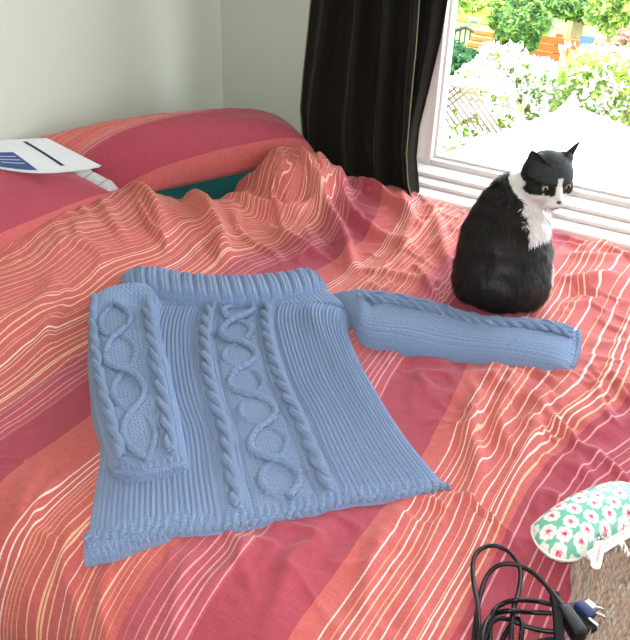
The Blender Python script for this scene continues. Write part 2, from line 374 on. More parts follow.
# pillowcase pattern across its depth: orange hem band, wide rose field, lined orange back
M_CASE = striped('pillowcase_stripes', [(-.1, ORANGE), (.055, ROSE), (.40, ROSE2), (.46, ORANGE)], pillow_lines(4, .405, .72, .0125))
M_CASE2 = striped('pillowcase_stripes_near', [(-.1, ORANGE), (.045, ROSE), (.40, ORANGE)], pillow_lines(9, .405, .52, .011))
pl = tag(empty('pillow', (1.0, 1.4, .6)), 'rose pillow under the printed sheet of paper', 'pillow', 'pillows at the head of the bed')
pillow('pillowcase', [(.62, 1.30, .645), (1.415, 1.325, .625), (1.27, 1.535, .775), (.62, 1.535, .785)], .062, .05, M_CASE2, '', 0, .44, seed=3, parent=pl)
pr = tag(empty('pillow', (1.6, 1.3, .6)), 'large rose and orange striped pillow lying in the wall corner by the curtain', 'pillow', 'pillows at the head of the bed')
pillow('pillowcase', [(1.425, 1.335, .625), (1.93, 1.085, .64), (2.05, 1.28, .66), (1.27, 1.545, .755)], .112, .05, M_CASE, '', 0, .46, seed=8, parent=pr, skew=.38)
M_TICK = striped('pillow_ticking', [(-1, lin(196, 198, 200))], [(k*.03, .002, lin(150, 156, 160)) for k in range(0, 20)])
pillow('inner_pillow', [(1.392, 1.35, .638), (1.50, 1.33, .64), (1.50, 1.5, .73), (1.31, 1.47, .735)], .020, .02, M_TICK, '', 0, .3, seed=5, parent=pr)

# ------------------------------------------------------------------ sweater
def knit_material(name, color, su, sv, depth=.6):
    """stocking-stitch relief: UV in metres, su / sv = stitch width and height"""
    m = mat(name, color, .95, .08, sheen=.35); N = NT(m); uvv, u, v = N.uv()
    fu = N.m('FRACT', N.m('DIVIDE', u, su)); tri = N.m('ABSOLUTE', N.m('SUBTRACT', fu, .5))
    ph = N.m('ADD', N.m('DIVIDE', v, sv), N.m('MULTIPLY', tri, 1.6))
    st = N.m('ABSOLUTE', N.m('SINE', N.m('MULTIPLY', ph, math.pi)))
    col = N.m('SINE', N.m('MULTIPLY', fu, math.pi))
    nz = N.n('ShaderNodeTexNoise'); nz.inputs['Scale'].default_value = 420; nz.inputs['Detail'].default_value = 3; N.l(uvv, nz.inputs['Vector'])
    h = N.m('ADD', N.m('MULTIPLY', N.m('MULTIPLY', st, N.m('POWER', col, .5)), .8), N.m('MULTIPLY', nz.outputs['Fac'], .7))
    bp = N.n('ShaderNodeBump'); bp.inputs['Strength'].default_value = min(1, depth*1.5); bp.inputs['Distance'].default_value = .003
    N.l(h, bp.inputs['Height']); N.l(bp.outputs[0], N.b.inputs['Normal'])
    n2 = N.n('ShaderNodeTexNoise'); n2.inputs['Scale'].default_value = 900; n2.inputs['Detail'].default_value = 2; N.l(uvv, n2.inputs['Vector'])
    a = tuple(c*.80 for c in color[:3])+(1,); b = tuple(min(1, c*1.22) for c in color[:3])+(1,)
    N.l(N.mix(n2.outputs['Fac'], a, b), N.b.inputs['Base Color'])
    return m
BLUE = lin(134, 160, 206)
M_KNIT = knit_material('blue_knit', BLUE, .0052, .0048); M_CABLE = knit_material('blue_cable_knit', lin(138, 164, 209), .0045, .0042, .7)
ZS = BZ+.02
def px2(pl): return np.array([atz(p[0], p[1], ZS)[:2] for p in pl])
class Sheet:
    """flat knitted piece between four outline curves; (u, v) -> world"""
    def __init__(s, top, bottom, left, right, thick, base=.008, n=200, pw=8, drop=.012):
        s.drop = drop;
        s.T, s.B, s.L, s.R = [resample(px2(p), n) for p in (top, bottom, left, right)]; s.n = n; s.thick = thick; s.base = base; s.pw = pw
    def xy(s, u, v):
        f = lambda C, t: np.stack([np.interp(t, np.linspace(0, 1, s.n), C[:, k]) for k in (0, 1)], -1)
        U, Vv = u[..., None], v[..., None]
        c = (1-U)*(1-Vv)*s.T[0]+U*(1-Vv)*s.T[-1]+(1-U)*Vv*s.B[0]+U*Vv*s.B[-1]
        return (1-Vv)*f(s.T, u)+Vv*f(s.B, u)+(1-U)*f(s.L, v)+U*f(s.R, v)-c
    def z(s, u, v, XY, extra=None, edge=(1, 1, 1, 1)):
        a = np.clip(2*u-1, -1, 1); e = np.ones(u.shape)
        if edge[0]: e = e*np.where(a < 0, (1-np.abs(a)**s.pw), 1)
        if edge[1]: e = e*np.where(a > 0, (1-np.abs(a)**s.pw), 1)
        b = np.clip(2*v-1, -1, 1); q = s.pw*2.2
        if edge[2]: e = e*np.where(b < 0, 1-np.abs(b)**q, 1)
        if edge[3]: e = e*np.where(b > 0, 1-np.abs(b)**q, 1)
        e = np.sqrt(np.clip(e, 0, 1))
        return bedlow(XY[..., 0], XY[..., 1]) + s.base + (s.thick*e if extra is None else e*(s.thick+extra)) - s.drop*(1-e)
    def at(s, u, v, h=0.0):
        u = np.asarray(u, float); v = np.asarray(v, float); XY = s.xy(u, v); z = s.z(u, v, XY)+h
        return np.concatenate([XY, z[..., None]], -1)
def knit_sheet(name, sh, nu, nv, disp, parent, edge=(1, 1, 1, 1), material=None, lift=None):
    u, v = np.meshgrid(np.linspace(0, 1, nu), np.linspace(0, 1, nv), indexing='ij')
    XY = sh.xy(u, v); d = disp(u, v); z = sh.z(u, v, XY, d, edge)
    if lift is not None: z = z+lift(u, v)
    V = np.concatenate([XY, z[..., None]], -1).reshape(-1, 3)
    wd = np.linalg.norm(sh.R.mean(0)-sh.L.mean(0)); ht = np.linalg.norm(sh.B.mean(0)-sh.T.mean(0))
    return mesh(name, V, gridfaces(nu, nv)[:, ::-1], material or M_KNIT, parent, uv=np.stack([u*wd, v*ht], -1).reshape(-1, 2))
def lay(sh, us, vs, h, r, flat=.75, k=7):
    """tube lying on a sheet"""
    P = sh.at(us, vs, 0.0); P[:, 2] += h
    return tube_geo(P, r, k)
def tube_uv_mesh(name, geos, material, parent):
    V, Fc = join(geos); uv = np.stack([V[:, 0]*.8+V[:, 1]*.6, V[:, 1]*.8-V[:, 0]*.6], -1)
    return mesh(name, V, Fc, material, parent, uv=uv)
def rope(name, sh, uc, v0, v1, halfw, r, twists, parent, lift=.002):
    """two-strand cable twist up the sheet, uc = centre line (function of v)"""
    n = int(twists*22); t = np.linspace(0, 1, n); v = v0+(v1-v0)*t; geos = []
    wd = np.linalg.norm(sh.xy(np.full(n, 1.0), v)-sh.xy(np.full(n, 0.0), v), axis=1)
    for ph in (0, math.pi):
        a = 2*math.pi*twists/2*t+ph
        geos.append(lay(sh, uc(v)+halfw*np.sin(a)/wd, v, lift+r*.75*np.cos(a)+r*.2, r))
    return tube_uv_mesh(name, geos, M_CABLE, parent)
def lattice(name, sh, uc, v0, v1, amp, r, waves, parent, sq=.6, ph0=0, lift=.002):
    """two wandering cords that cross and open into ovals"""
    n = int(waves*40); t = np.linspace(0, 1, n); v = v0+(v1-v0)*t; geos = []
    wd = np.linalg.norm(sh.xy(np.full(n, 1.0), v)-sh.xy(np.full(n, 0.0), v), axis=1)
    for sg in (1, -1):
        a = math.pi*waves*t+ph0; s = np.sin(a); x = sg*np.sign(s)*np.abs(s)**sq
        geos.append(lay(sh, uc(v)+amp*x/wd, v, lift+sg*r*.7*np.cos(a)**3*np.cos(a*1.0)+r*.15, r*(1+.18*np.sin(t*waves*60))))
    return tube_uv_mesh(name, geos, M_CABLE, parent)
sw = tag(empty('sweater', tuple(atz(240, 420, BZ))), 'blue cable-knit sweater laid flat with one sleeve folded across it', 'sweater')
body = Sheet([(104, 306), (160, 300), (240, 298), (300, 293), (356, 302)], [(84, 536), (120, 538), (165, 531), (230, 527), (300, 513), (350, 500), (400, 493), (453, 481)],
             [(104, 306), (92, 345), (89, 400), (98, 440), (92, 485), (84, 536)], [(356, 302), (350, 322), (360, 352), (382, 392), (412, 436), (453, 481)], .014)
U1 = lambda v: .425-.03*v; U2 = lambda v: .655+.0*v
def ribs(n, u, v, amp, sharp=.65):
    s = np.abs(np.sin(math.pi*n*u)); return amp*(s**sharp-.5)
def body_disp(u, v):
    a1, a2 = U1(v), U2(v)
    left = sstep(.0, .012, (a1-.045)-u); right = sstep(0, .012, u-(a2+.038))
    d = ribs(66, u, v, .0070, .55)*np.maximum(left, right)
    mid = (1-left)*(1-right)
    moss = .0010*np.sin(u*math.pi*150)*np.sin(v*math.pi*150)
    gut = -.003*(np.exp(-((u-a1)/.012)**4)*0 + np.exp(-((u-a1+.04)/.007)**2)+np.exp(-((u-a1-.04)/.007)**2)+np.exp(-((u-a2+.035)/.007)**2)+np.exp(-((u-a2-.035)/.007)**2))
    hem = .003*sstep(.955, .97, v)*np.sin(u*math.pi*90+v*90)
    buckle = .012*np.exp(-((u-.93)/.05)**2-((v-.1)/.06)**2)+.008*np.exp(-((u-.85)/.05)**2-((v-.16)/.12)**2) + .006*fbm(u*4, v*4, 2)
    pull = .006*np.exp(-((u-.80-.25*v)/.03)**2)*np.exp(-((v-.3)/.25)**2)
    return d*(1-sstep(.95, .965, v)*.7)+mid*moss+gut+hem+buckle+pull
knit_sheet('body', body, 680, 260, body_disp, sw, edge=(1, 1, 1, 1))
for k, (uc, tw, hw) in enumerate(((U1, 14, .0060), (U2, 14, .0060))): rope('cable_twist', body, uc, .03, .955, hw, .0070, tw, sw, .002)
lattice('honeycomb_cable', body, lambda v: .538-.006*v, .03, .955, .029, .0068, 6.873, sw, .75, .4, .0010)
def fine(sh, n, uc, v0, v1, amp, r, wv, ph): return None
# scalloped hem edge and the back hem showing under the near corner
hu = np.linspace(.0, 1, 400); hv = np.full(400, .988); P = body.at(hu, hv, -.006)
P[:, 2] = bedlow(P[:, 0], P[:, 1])+.008+.0022*np.sin(hu*math.pi*84); P[:, :2] += (.0022*np.cos(hu*math.pi*84))[:, None]*np.array([-.75, -.45])
tube_uv_mesh('hem_edge', [tube_geo(P, .0045+.0010*np.sin(hu*math.pi*84+1), 8)], M_CABLE, sw)
back = Sheet([(84, 520), (120, 522), (170, 520)], [(83, 553), (118, 546), (172, 532)], [(84, 520), (81, 540), (83, 553)], [(170, 520), (171, 527), (172, 534)], .007, .003)
knit_sheet('back_hem', back, 160, 60, lambda u, v: ribs(20, u, v, .003)*(v < .7)+.0025*np.sin(u*90)*sstep(.7, .8, v), sw)
# collar
col = Sheet([(124, 280), (160, 277), (220, 280), (280, 276), (306, 270), (324, 278)], [(121, 296), (160, 303), (215, 308), (268, 305), (310, 293), (328, 282)],
            [(124, 280), (121, 286), (121, 293)], [(324, 278), (327, 280), (328, 282)], .032, .008, pw=5)
knit_sheet('collar', col, 560, 90, lambda u, v: (ribs(18.5, u-.02*v, v, .0105, .45)-.0016*np.abs(np.cos(math.pi*18.5*(u-.02*v)))**.5*0-.0022*np.exp(-((np.abs(np.sin(math.pi*18.5*(u-.02*v)))-1)/.06)**2))*sstep(0, .1, v)*(1-.35*sstep(.85, 1, v)), sw, lift=lambda u, v: .008*np.sin(v*math.pi))
neck = Sheet([(124, 284), (180, 288), (240, 290), (325, 278)], [(124, 308), (180, 306), (240, 306), (352, 300)], [(124, 284), (122, 296), (124, 308)], [(325, 278), (338, 288), (352, 300)], .018, .006)
knit_sheet('neckline', neck, 300, 50, lambda u, v: ribs(40, u, v, .003), sw)
# sleeve folded across the body
sl = Sheet([(93, 322), (100, 305), (126, 294), (150, 294), (162, 304)], [(112, 476), (135, 483), (160, 481), (190, 472)],
           [(93, 322), (88, 352), (90, 395), (100, 440), (112, 476)], [(162, 304), (160, 326), (170, 370), (182, 425), (190, 472)], .022, .026, pw=5, drop=.006)
V1 = lambda v: .21+.0*v; V2 = lambda v: .80+.0*v
def sl_disp(u, v):
    e = np.maximum(sstep(0, .02, .06-u+.02), sstep(0, .02, u-.90))
    d = ribs(17, u, v, .004)*e + .0010*np.sin(u*math.pi*42)*np.sin(v*math.pi*95)*(1-e)
    fold = .012*np.exp(-((u-.75)/.16)**2-((v-.03)/.035)**2)-.014*np.exp(-((u-.62-.5*v)/.10)**2-((v-.12)/.030)**2)+.012*np.exp(-((u-.85)/.10)**2-((v-.15)/.03)**2)+.006*fbm(u*2, v*5, 2)
    hem = .003*sstep(.955, .97, v)*np.sin(u*math.pi*24)
    return d+fold+hem
knit_sheet('sleeve_folded', sl, 220, 260, sl_disp, sw)
rope('cable_twist', sl, V1, .04, .955, .0058, .0066, 10, sw, .002); rope('cable_twist', sl, V2, .17, .955, .0058, .0066, 9, sw, .002)
lattice('honeycomb_cable', sl, lambda v: .47+.02*v, .15, .955, .021, .0062, 4, sw, .75, 0, .0008)
hu = np.linspace(.06, .94, 140); P = sl.at(hu, np.full(140, .985), -.004); P[:, 2] += .0015*np.sin(hu*150)
tube_uv_mesh('cuff_edge', [tube_geo(P, .006+.001*np.sin(hu*150+1), 8)], M_CABLE, sw)
# sleeve stretched out towards the cat
sr_ = Sheet([(330, 284), (365, 289), (420, 300), (480, 318), (530, 321), (583, 322)], [(352, 316), (364, 336), (400, 345), (460, 354), (520, 361), (574, 366)],
            [(330, 284), (342, 298), (352, 316)], [(583, 322), (582, 345), (574, 366)], .034, .006, pw=4)
def sr_disp(u, v):
    e = np.maximum(sstep(0, .03, .22-v), sstep(0, .03, v-.66))
    d = ribs(13, v, u, .0035)*e + .0012*np.sin(v*math.pi*26)*np.sin(u*math.pi*90)
    fold = .008*np.exp(-((u-.12)/.03)**2)*np.exp(-((v-.5)/.4)**2)-.007*np.exp(-((u-.17)/.02)**2)*np.exp(-((v-.4)/.3)**2)+.006*fbm(u*6, v*2, 2)-.006*sstep(.75, 1, u)
    return d+fold+.003*sstep(.955, .97, u)*np.sin(v*60)
knit_sheet('sleeve_outstretched', sr_, 300, 130, sr_disp, sw)
class Turn:
    def __init__(s, sh): s.sh = sh
    def xy(s, u, v): return s.sh.xy(v, u)
    def at(s, u, v, h=0.0): return s.sh.at(v, u, h)
rope('cable_twist', Turn(sr_), lambda v: .30+.0*v, .10, .96, .0055, .005, 18, sw, .001)
lattice('honeycomb_cable', Turn(sr_), lambda v: .13+.0*v, .10, .96, .006, .0045, 9, sw, .8, 0, -.002)
hu = np.linspace(.06, .94, 120); P = sr_.at(np.full(120, .988), hu, -.004); P[:, 2] += .0015*np.sin(hu*120)
tube_uv_mesh('cuff_edge', [tube_geo(P, .006+.001*np.sin(hu*120+1), 8)], M_CABLE, sw)

# ------------------------------------------------------------------ sheet of paper on the near pillow
M_PAPER = mat('paper', lin(226, 228, 234), .7, .2); M_INK = mat('blue_print', lin(72, 92, 142), .7, .2); M_INK2 = mat('navy_print', lin(50, 58, 92), .7, .2); M_INK3 = mat('pale_print', lin(190, 200, 224), .7, .2)
pc = [atz(-75, 148, .80), atz(-45, 157, .80), atz(102, 166, .765), atz(47, 138, .805)]     # back-left, front-left, front-right, back-right
def paper_at(u, v, h=0.0):
    a = [np.array(p) for p in pc]; U, Vv = u[..., None], v[..., None]
    P = (1-U)*(1-Vv)*a[0]+(1-U)*Vv*a[1]+U*Vv*a[2]+U*(1-Vv)*a[3]
    P[..., 2] += .024*np.sin(u*math.pi)*-1*v**1.5 + .004*(1-v)*np.sin(u*math.pi) + h
    return P
def paper_piece(name, u0, u1, v0, v1, h, mt, parent, sk=0.0, th=0.0, n=24):
    u, v = np.meshgrid(np.linspace(u0, u1, n), np.linspace(v0, v1, n), indexing='ij')
    A = paper_at(u, v, h).reshape(-1, 3); Fa = gridfaces(n, n)
    if th: return mesh(name, np.vstack([A, A-[0, 0, th]]), np.vstack([Fa[:, ::-1], Fa+n*n]), mt, parent)
    return mesh(name, A, Fa[:, ::-1], mt, parent)
pp = tag(empty('paper_leaflet', tuple(pc[2])), 'white leaflet with blue print lying on the pillow', 'paper')
paper_piece('sheet', 0, 1, 0, 1, 0, M_PAPER, pp); paper_piece('under_sheet', 0, .99, .01, .995, -.0025, M_PAPER, pp)
paper_piece('printed_band', 0, .56, .42, .95, .0007, M_INK, pp); paper_piece('printed_rule', .755, .785, .10, .86, .0007, M_INK2, pp)
for k in range(3): paper_piece('printed_text', .36, .53, .55+.10*k, .575+.10*k, .0012, M_INK3, pp, n=8)

# ------------------------------------------------------------------ chunky knitted throw in the near corner
def throw():
    nu, nv = 300, 420
    a = np.array([atz(574, 556), atz(650, 476), atz(860, 640), atz(556, 740)])[:, :2]
    u, v = np.meshgrid(np.linspace(0, 1, nu), np.linspace(0, 1, nv), indexing='ij')   # u across, v down
    A, B, C_, D = a[0], a[1], a[2], a[3]
    XY = (1-u)[..., None]*((1-v)[..., None]*A+v[..., None]*D)+u[..., None]*((1-v)[..., None]*B+v[..., None]*C_)
    XY = XY + .004*np.stack([fbm(u*8, v*8, 2), fbm(u*8+5, v*8+3, 2)], -1)
    Lu, Lv = np.linalg.norm(B-A), np.linalg.norm(D-A); lu, lv = u*Lu/.0135, v*Lv/.0115
    fu = lu-np.floor(lu); tri = np.abs(fu-.5)
    st = np.abs(np.sin(math.pi*(lv+tri*1.9)))**.55*np.clip(1-(4*tri-1)**2, 0, 1)**.45
    e = np.minimum(np.minimum(u, 1-u)/.03, np.minimum(v, 1-v)/.03); e = np.sqrt(np.clip(e, 0, 1))
    z = bedlow(XY[..., 0], XY[..., 1])+.004+e*(.016+.016*st*(.8+.4*vnoise(lu*1.0, lv*1.0)))+.006*fbm(u*3, v*3, 2)
    return mesh('knitted_throw', np.concatenate([XY, z[..., None]], -1).reshape(-1, 3), gridfaces(nu, nv)[:, ::-1], None, uv=np.stack([u*Lu, v*Lv], -1).reshape(-1, 2))
M_MARL = mat('marled_wool', lin(150, 122, 104), .95, .08, sheen=.3); N = NT(M_MARL); uvv, _u, _v = N.uv()
n1 = N.n('ShaderNodeTexNoise'); n1.inputs['Scale'].default_value = 95; n1.inputs['Detail'].default_value = 4; n1.inputs['Distortion'].default_value = 1.5; N.l(uvv, n1.inputs['Vector'])
rp = N.n('ShaderNodeValToRGB'); el = rp.color_ramp.elements
for p, c in ((.3, lin(112, 96, 86)), (.42, lin(160, 136, 120)), (.5, lin(196, 158, 142)), (.56, lin(150, 148, 134)), (.66, lin(212, 194, 178))):
    e_ = el.new(p); e_.color = c
el[0].color = lin(100, 88, 80); el[-1].color = lin(190, 130, 110); N.l(n1.outputs['Fac'], rp.inputs[0]); N.l(rp.outputs[0], N.b.inputs['Base Color'])
th = throw(); th.data.materials.append(M_MARL)
tag(th, 'chunky marled brown knitted throw under the floral purse', 'throw')

# ------------------------------------------------------------------ floral purse
M_FLOR = mat('floral_print', lin(90, 180, 160), .35, .45); N = NT(M_FLOR); uvv, u_, v_ = N.uv()
vo = N.n('ShaderNodeTexVoronoi', voronoi_dimensions='2D'); vo.inputs['Scale'].default_value = 44; vo.inputs['Randomness'].default_value = .28; N.l(uvv, vo.inputs['Vector'])
df = N.n('ShaderNodeVectorMath', operation='SUBTRACT'); sc2 = N.n('ShaderNodeVectorMath', operation='SCALE'); sc2.inputs['Scale'].default_value = 1.0
N.l(uvv, df.inputs[0]); N.l(vo.outputs['Position'], df.inputs[1]); sp = N.n('ShaderNodeSeparateXYZ'); N.l(df.outputs[0], sp.inputs[0])
ang_ = N.m('ARCTAN2', sp.outputs[1], sp.outputs[0]); dist = vo.outputs['Distance']
edge_ = N.m('ADD', .47, N.m('MULTIPLY', N.m('COSINE', N.m('MULTIPLY', ang_, 8)), .03))
petal = N.m('LESS_THAN', dist, edge_)
nf = N.n('ShaderNodeTexNoise'); nf.inputs['Scale'].default_value = 330; nf.inputs['Detail'].default_value = 1; N.l(uvv, nf.inputs['Vector'])
rose_ = N.m('LESS_THAN', N.m('ADD', dist, N.m('MULTIPLY', N.m('SUBTRACT', nf.outputs['Fac'], .5), .35)), .15)
deep = N.m('LESS_THAN', N.m('ADD', dist, N.m('MULTIPLY', N.m('SUBTRACT', nf.outputs['Fac'], .5), .5)), .055)
bud = N.m('MULTIPLY', N.m('GREATER_THAN', N.m('COSINE', N.m('MULTIPLY', ang_, 5)), .86), N.m('MULTIPLY', N.m('GREATER_THAN', dist, .2), N.m('LESS_THAN', dist, .25)))
c = N.mix(petal, lin(116, 192, 172), lin(240, 236, 232)); c = N.mix(bud, c, lin(150, 120, 130)); c = N.mix(rose_, c, lin(236, 120, 148)); c = N.mix(deep, c, lin(200, 30, 60)); N.l(c, N.b.inputs['Base Color'])
M_VINYL = mat('white_vinyl', lin(238, 236, 234), .4, .4); M_METAL = mat('nickel', lin(200, 200, 200), .25, .5, 1.0); M_RED = mat('red_print', lin(196, 50, 70), .6, .2)
pz = bedz(*atz(585, 525)[:2], 0)
purse = tag(empty('purse', tuple(atz(585, 525))), 'small zipped purse with pink flowers on green', 'purse')
def purse_geo():
    # outline in bed coordinates, then inflated; axis a along its length
    O = resample([tuple(atz(*p, BZ+.03)[:2]) for p in ((533, 524), (548, 511), (575, 496), (608, 484), (634, 486), (654, 500), (650, 520), (630, 528), (600, 543), (578, 557), (556, 556), (540, 545), (533, 532), (533, 524))], 96)[:-1]
    c0 = O.mean(0); n = 26; rows = []; 
    return O, c0
O, c0 = purse_geo(); no = len(O); nr = 22
def purse_half(sign, hgt, base):
    rows = []; uvs = []
    for k in range(nr):
        t = k/(nr-1); r = 1-t**2.6*0 - t
        rr = np.cos(t*math.pi/2)**.55; zz = np.sin(t*math.pi/2)**.75 if False else (1-rr**2.6)**.55
        P = c0+(O-c0)*rr
        rows.append(np.concatenate([P, (base+sign*hgt*zz*np.ones(no))[:, None]], 1)); uvs.append(P)
    V = np.concatenate(rows).reshape(nr, no, 3); V[..., 2] += .002*fbm(V[..., 0]*30, V[..., 1]*30, 2)
    return V.transpose(1, 0, 2).reshape(-1, 3), np.stack(uvs, 1).reshape(-1, 2)
Vt, UVt = purse_half(1, .036, pz+.030); Vb, UVb = purse_half(-1, .026, pz+.030)
Fg = gridfaces(no, nr, True)
mesh('pouch', np.vstack([Vt, Vb]), np.vstack([Fg, Fg[:, ::-1]+len(Vt)]), M_FLOR, purse, uv=np.vstack([UVt, UVb*1.0+.1]))
Oz = np.c_[np.vstack([O, O[:1]]), np.full(no+1, pz+.031)]
tube('piping', Oz, .0022, M_VINYL, purse, 6)
zt = resample([tuple(atz(*p, BZ+.04)) for p in ((589, 551), (604, 542), (622, 531), (640, 521), (652, 508))], 40)
zt[:, 2] = pz+.034
def ribbon(name, P, wdt, thk, mt, parent, up=(0, 0, 1)):
    P = np.asarray(P, float); Tn = np.gradient(P, axis=0); Tn /= np.linalg.norm(Tn, axis=1)[:, None]; upv = np.asarray(up, float)
    sd = np.cross(Tn, upv); sd /= np.linalg.norm(sd, axis=1)[:, None]+1e-9; nn = np.cross(sd, Tn); n = len(P)
    V = np.concatenate([P+sd*wdt/2+nn*thk/2, P-sd*wdt/2+nn*thk/2, P-sd*wdt/2-nn*thk/2, P+sd*wdt/2-nn*thk/2])
    Fc = [(a*n+i, b*n+i, b*n+i+1, a*n+i+1) for a, b in ((0, 1), (1, 2), (2, 3), (3, 0)) for i in range(n-1)] + [(0, 3*n, 2*n, n), (n-1, 2*n-1, 3*n-1, 4*n-1)]
    return mesh(name, V, Fc, mt, parent, smooth=False)
ribbon('zip_tape', zt, .013, .005, M_VINYL, purse, up=(-.45, -.35, .8))
gt = join([box_geo(p[0]-.0008, p[0]+.0008, p[1]-.0012, p[1]+.0012, p[2]+.002, p[2]+.0055) for p in resample(zt, 30)]); o_ = mesh('zip_teeth', *gt, M_VINYL, purse, smooth=False); o_['kind'] = 'stuff'
zp = atz(600, 537, pz+.045); zs = tube('zip_slider', [zp+[-.006, .002, 0], zp, zp+[.006, -.003, 0]], [.0035, .005, .0035], M_METAL, purse, 10)
t0, t1 = atz(601, 541, pz+.052), atz(595, 569, pz+.044)
tagp = resample(np.array([t0, (t0+t1)/2, t1]), 14)
d_ = (t1-t0)/np.linalg.norm(t1-t0); s_ = np.cross(d_, [0, 0, 1]); s_ /= np.linalg.norm(s_); n_ = np.cross(s_, d_)
def tag_geo():
    L = np.linalg.norm(t1-t0); hw = .0068; pts = []
    for k in range(13): a = math.pi*k/12; pts.append((math.cos(a)*hw, L/2-hw+math.sin(a)*hw))
    for k in range(13): a = math.pi+math.pi*k/12; pts.append((math.cos(a)*hw, -L/2+hw+math.sin(a)*hw))
    m_ = (t0+t1)/2; V = [m_+s_*x+d_*y+n_*h for h in (.0009, -.0009) for x, y in pts]; n = len(pts)
    return V, [tuple(range(n)), tuple(range(2*n-1, n-1, -1))]+[(i, n+i, n+(i+1) % n, (i+1) % n) for i in range(n)]
if n_[2] < 0: n_ = -n_
pt = mesh('zip_pull_tag', *tag_geo(), M_VINYL, purse, smooth=False)
tcv = bpy.data.curves.new('tag_lettering', 'FONT'); tcv.body = 'Cath Kidston'; tcv.size = .0052; tcv.align_x = 'CENTER'; tcv.align_y = 'CENTER'; tcv.shear = .3
tmp = bpy.data.objects.new('tmp', tcv); COL.objects.link(tmp); bpy.context.view_layer.update()
tm = bpy.data.meshes.new_from_object(tmp.evaluated_get(bpy.context.evaluated_depsgraph_get())); bpy.data.objects.remove(tmp)
m_ = (t0+t1)/2+n_*.0012; tv = np.array([m_-d_*v.co.x+np.cross(n_, -d_)*v.co.y for v in tm.vertices]); mesh('tag_lettering', tv, [tuple(p.vertices) for p in tm.polygons], M_RED, pt, smooth=False)
rg = zp+[-.001, -.002, .004]; a = np.linspace(0, 2*math.pi, 20)
tube('ring', [rg+.004*(math.cos(x)*d_+math.sin(x)*n_) for x in a], .0009, M_METAL, purse, 6)
st_ = resample([tuple(atz(612, 526, pz+.035)), tuple(atz(620, 540, pz+.032)), tuple(atz(630, 556, pz+.026)), tuple(atz(648, 572, pz+.024)), tuple(atz(668, 560, pz+.026)), tuple(atz(650, 530, pz+.032))], 50)
ribbon('wrist_strap', st_, .0085, .002, M_VINYL, purse); q = atz(615, 530, pz+.037); d2 = (st_[8]-st_[4]); d2 /= np.linalg.norm(d2)
ribbon('strap_clasp', [q-d2*.004, q+d2*.001, q+d2*.006], .011, .004, M_METAL, purse)

# ------------------------------------------------------------------ black power lead
M_CORD = mat('black_pvc', lin(16, 16, 19), .4, .4); M_PIN = mat('plug_pin', lin(225, 225, 225), .2, .6, 1.0); M_TIE = mat('cable_tie', lin(30, 30, 34), .8, .2); M_WPL = mat('white_plug_face', lin(235, 235, 238), .4, .4); M_BLUEP = mat('blue_plastic', lin(36, 48, 96), .4, .4)
lead = tag(empty('power_lead', tuple(atz(540, 620))), 'coiled black power lead with moulded plug beside the throw', 'cable')
def cordpath(pts, n=120):
    P = resample([tuple(atz(p[0], p[1], BZ+.008+(p[2] if len(p) > 2 else 0))) for p in pts], n)
    P[:, 2] += bedlow(P[:, 0], P[:, 1])-BZ; return P
CZ = .0
for pts in (
    [(562, 604, .02), (552, 590, .018), (544, 580, .014), (530, 568, .012), (513, 562, .010), (498, 564, .004), (487, 575), (481, 592), (477, 612), (474, 640), (475, 675), (500, 700)],
    [(474, 690, .008), (479, 640, .008), (478, 605, .008), (474, 583), (473, 562), (479, 549), (492, 544), (505, 547), (516, 557, .004), (521, 570, .012), (519, 590, .014), (514, 606, .016), (511, 640, .012), (512, 690)],
    [(556, 603, .014), (538, 599, .010), (518, 598, .020), (503, 602, .008), (493, 612, .008), (490, 640, .004), (494, 680)],
    [(552, 611, .014), (530, 610, .008), (511, 609, .022), (496, 612, .004), (486, 622, .012), (482, 645, .014), (486, 690)],
    [(556, 630, .014), (540, 628, .010), (525, 624, .008), (510, 618, .010), (497, 617, .014), (488, 628, .010), (484, 652), (492, 690)],
    [(505, 690), (500, 650, .004), (508, 628, .006), (517, 617, .008), (522, 622, .012), (521, 640, .010), (514, 690)],
    [(560, 637, .012), (545, 638, .010), (532, 643, .010), (524, 660, .006), (522, 690)]):
    tube('cord', cordpath(pts), .0031, M_CORD, lead, 10)
tie = np.array([atz(553, 598, BZ+.024), atz(556, 612, BZ+.028), atz(558, 640, BZ+.026), atz(560, 670, BZ+.02)]); tie[:, 2] += .006; ribbon('cable_tie', resample(tie, 20), .010, .012, M_TIE, lead)
def taper_box(name, A, B, w0, w1, h0, h1, mt, parent, b=.003):
    A, B = np.array(A), np.array(B); d = (B-A)/np.linalg.norm(B-A); s = np.cross(d, [0, 0, 1]); s /= np.linalg.norm(s); n = np.cross(s, d); L = np.linalg.norm(B-A)
    bm = bmesh.new(); bmesh.ops.create_cube(bm, size=1); bmesh.ops.bevel(bm, geom=bm.edges[:], offset=.14, segments=3, profile=.5, affect='EDGES')
    V = []
    for v in bm.verts:
        t = v.co.x+.5; V.append(A+d*t*L+s*v.co.y*(w0+(w1-w0)*t)+n*v.co.z*(h0+(h1-h0)*t))
    Fc = [tuple(v.index for v in f.verts) for f in bm.faces]; bm.free(); return mesh(name, V, Fc, mt, parent)
za = pz+.040
tube('strain_relief', resample(np.array([atz(551, 591, za-.002), atz(557, 600, za), atz(564, 611, za)]), 12), np.linspace(.0036, .0075, 12), M_CORD, lead, 12)
taper_box('connector_body', atz(562, 607, za), atz(581, 638, za), .016, .019, .017, .020, M_CORD, lead)
pb = taper_box('plug_body', atz(572, 606, za-.008), atz(589, 634, za-.008), .026, .024, .018, .018, M_CORD, lead)
taper_box('plug_collar', atz(577, 604, za), atz(592, 618, za), .014, .016, .013, .015, M_BLUEP, lead)
tube('cord', cordpath([(556, 601, .012), (566, 603, .014), (577, 607, .014)], 20), .0031, M_CORD, lead, 10)
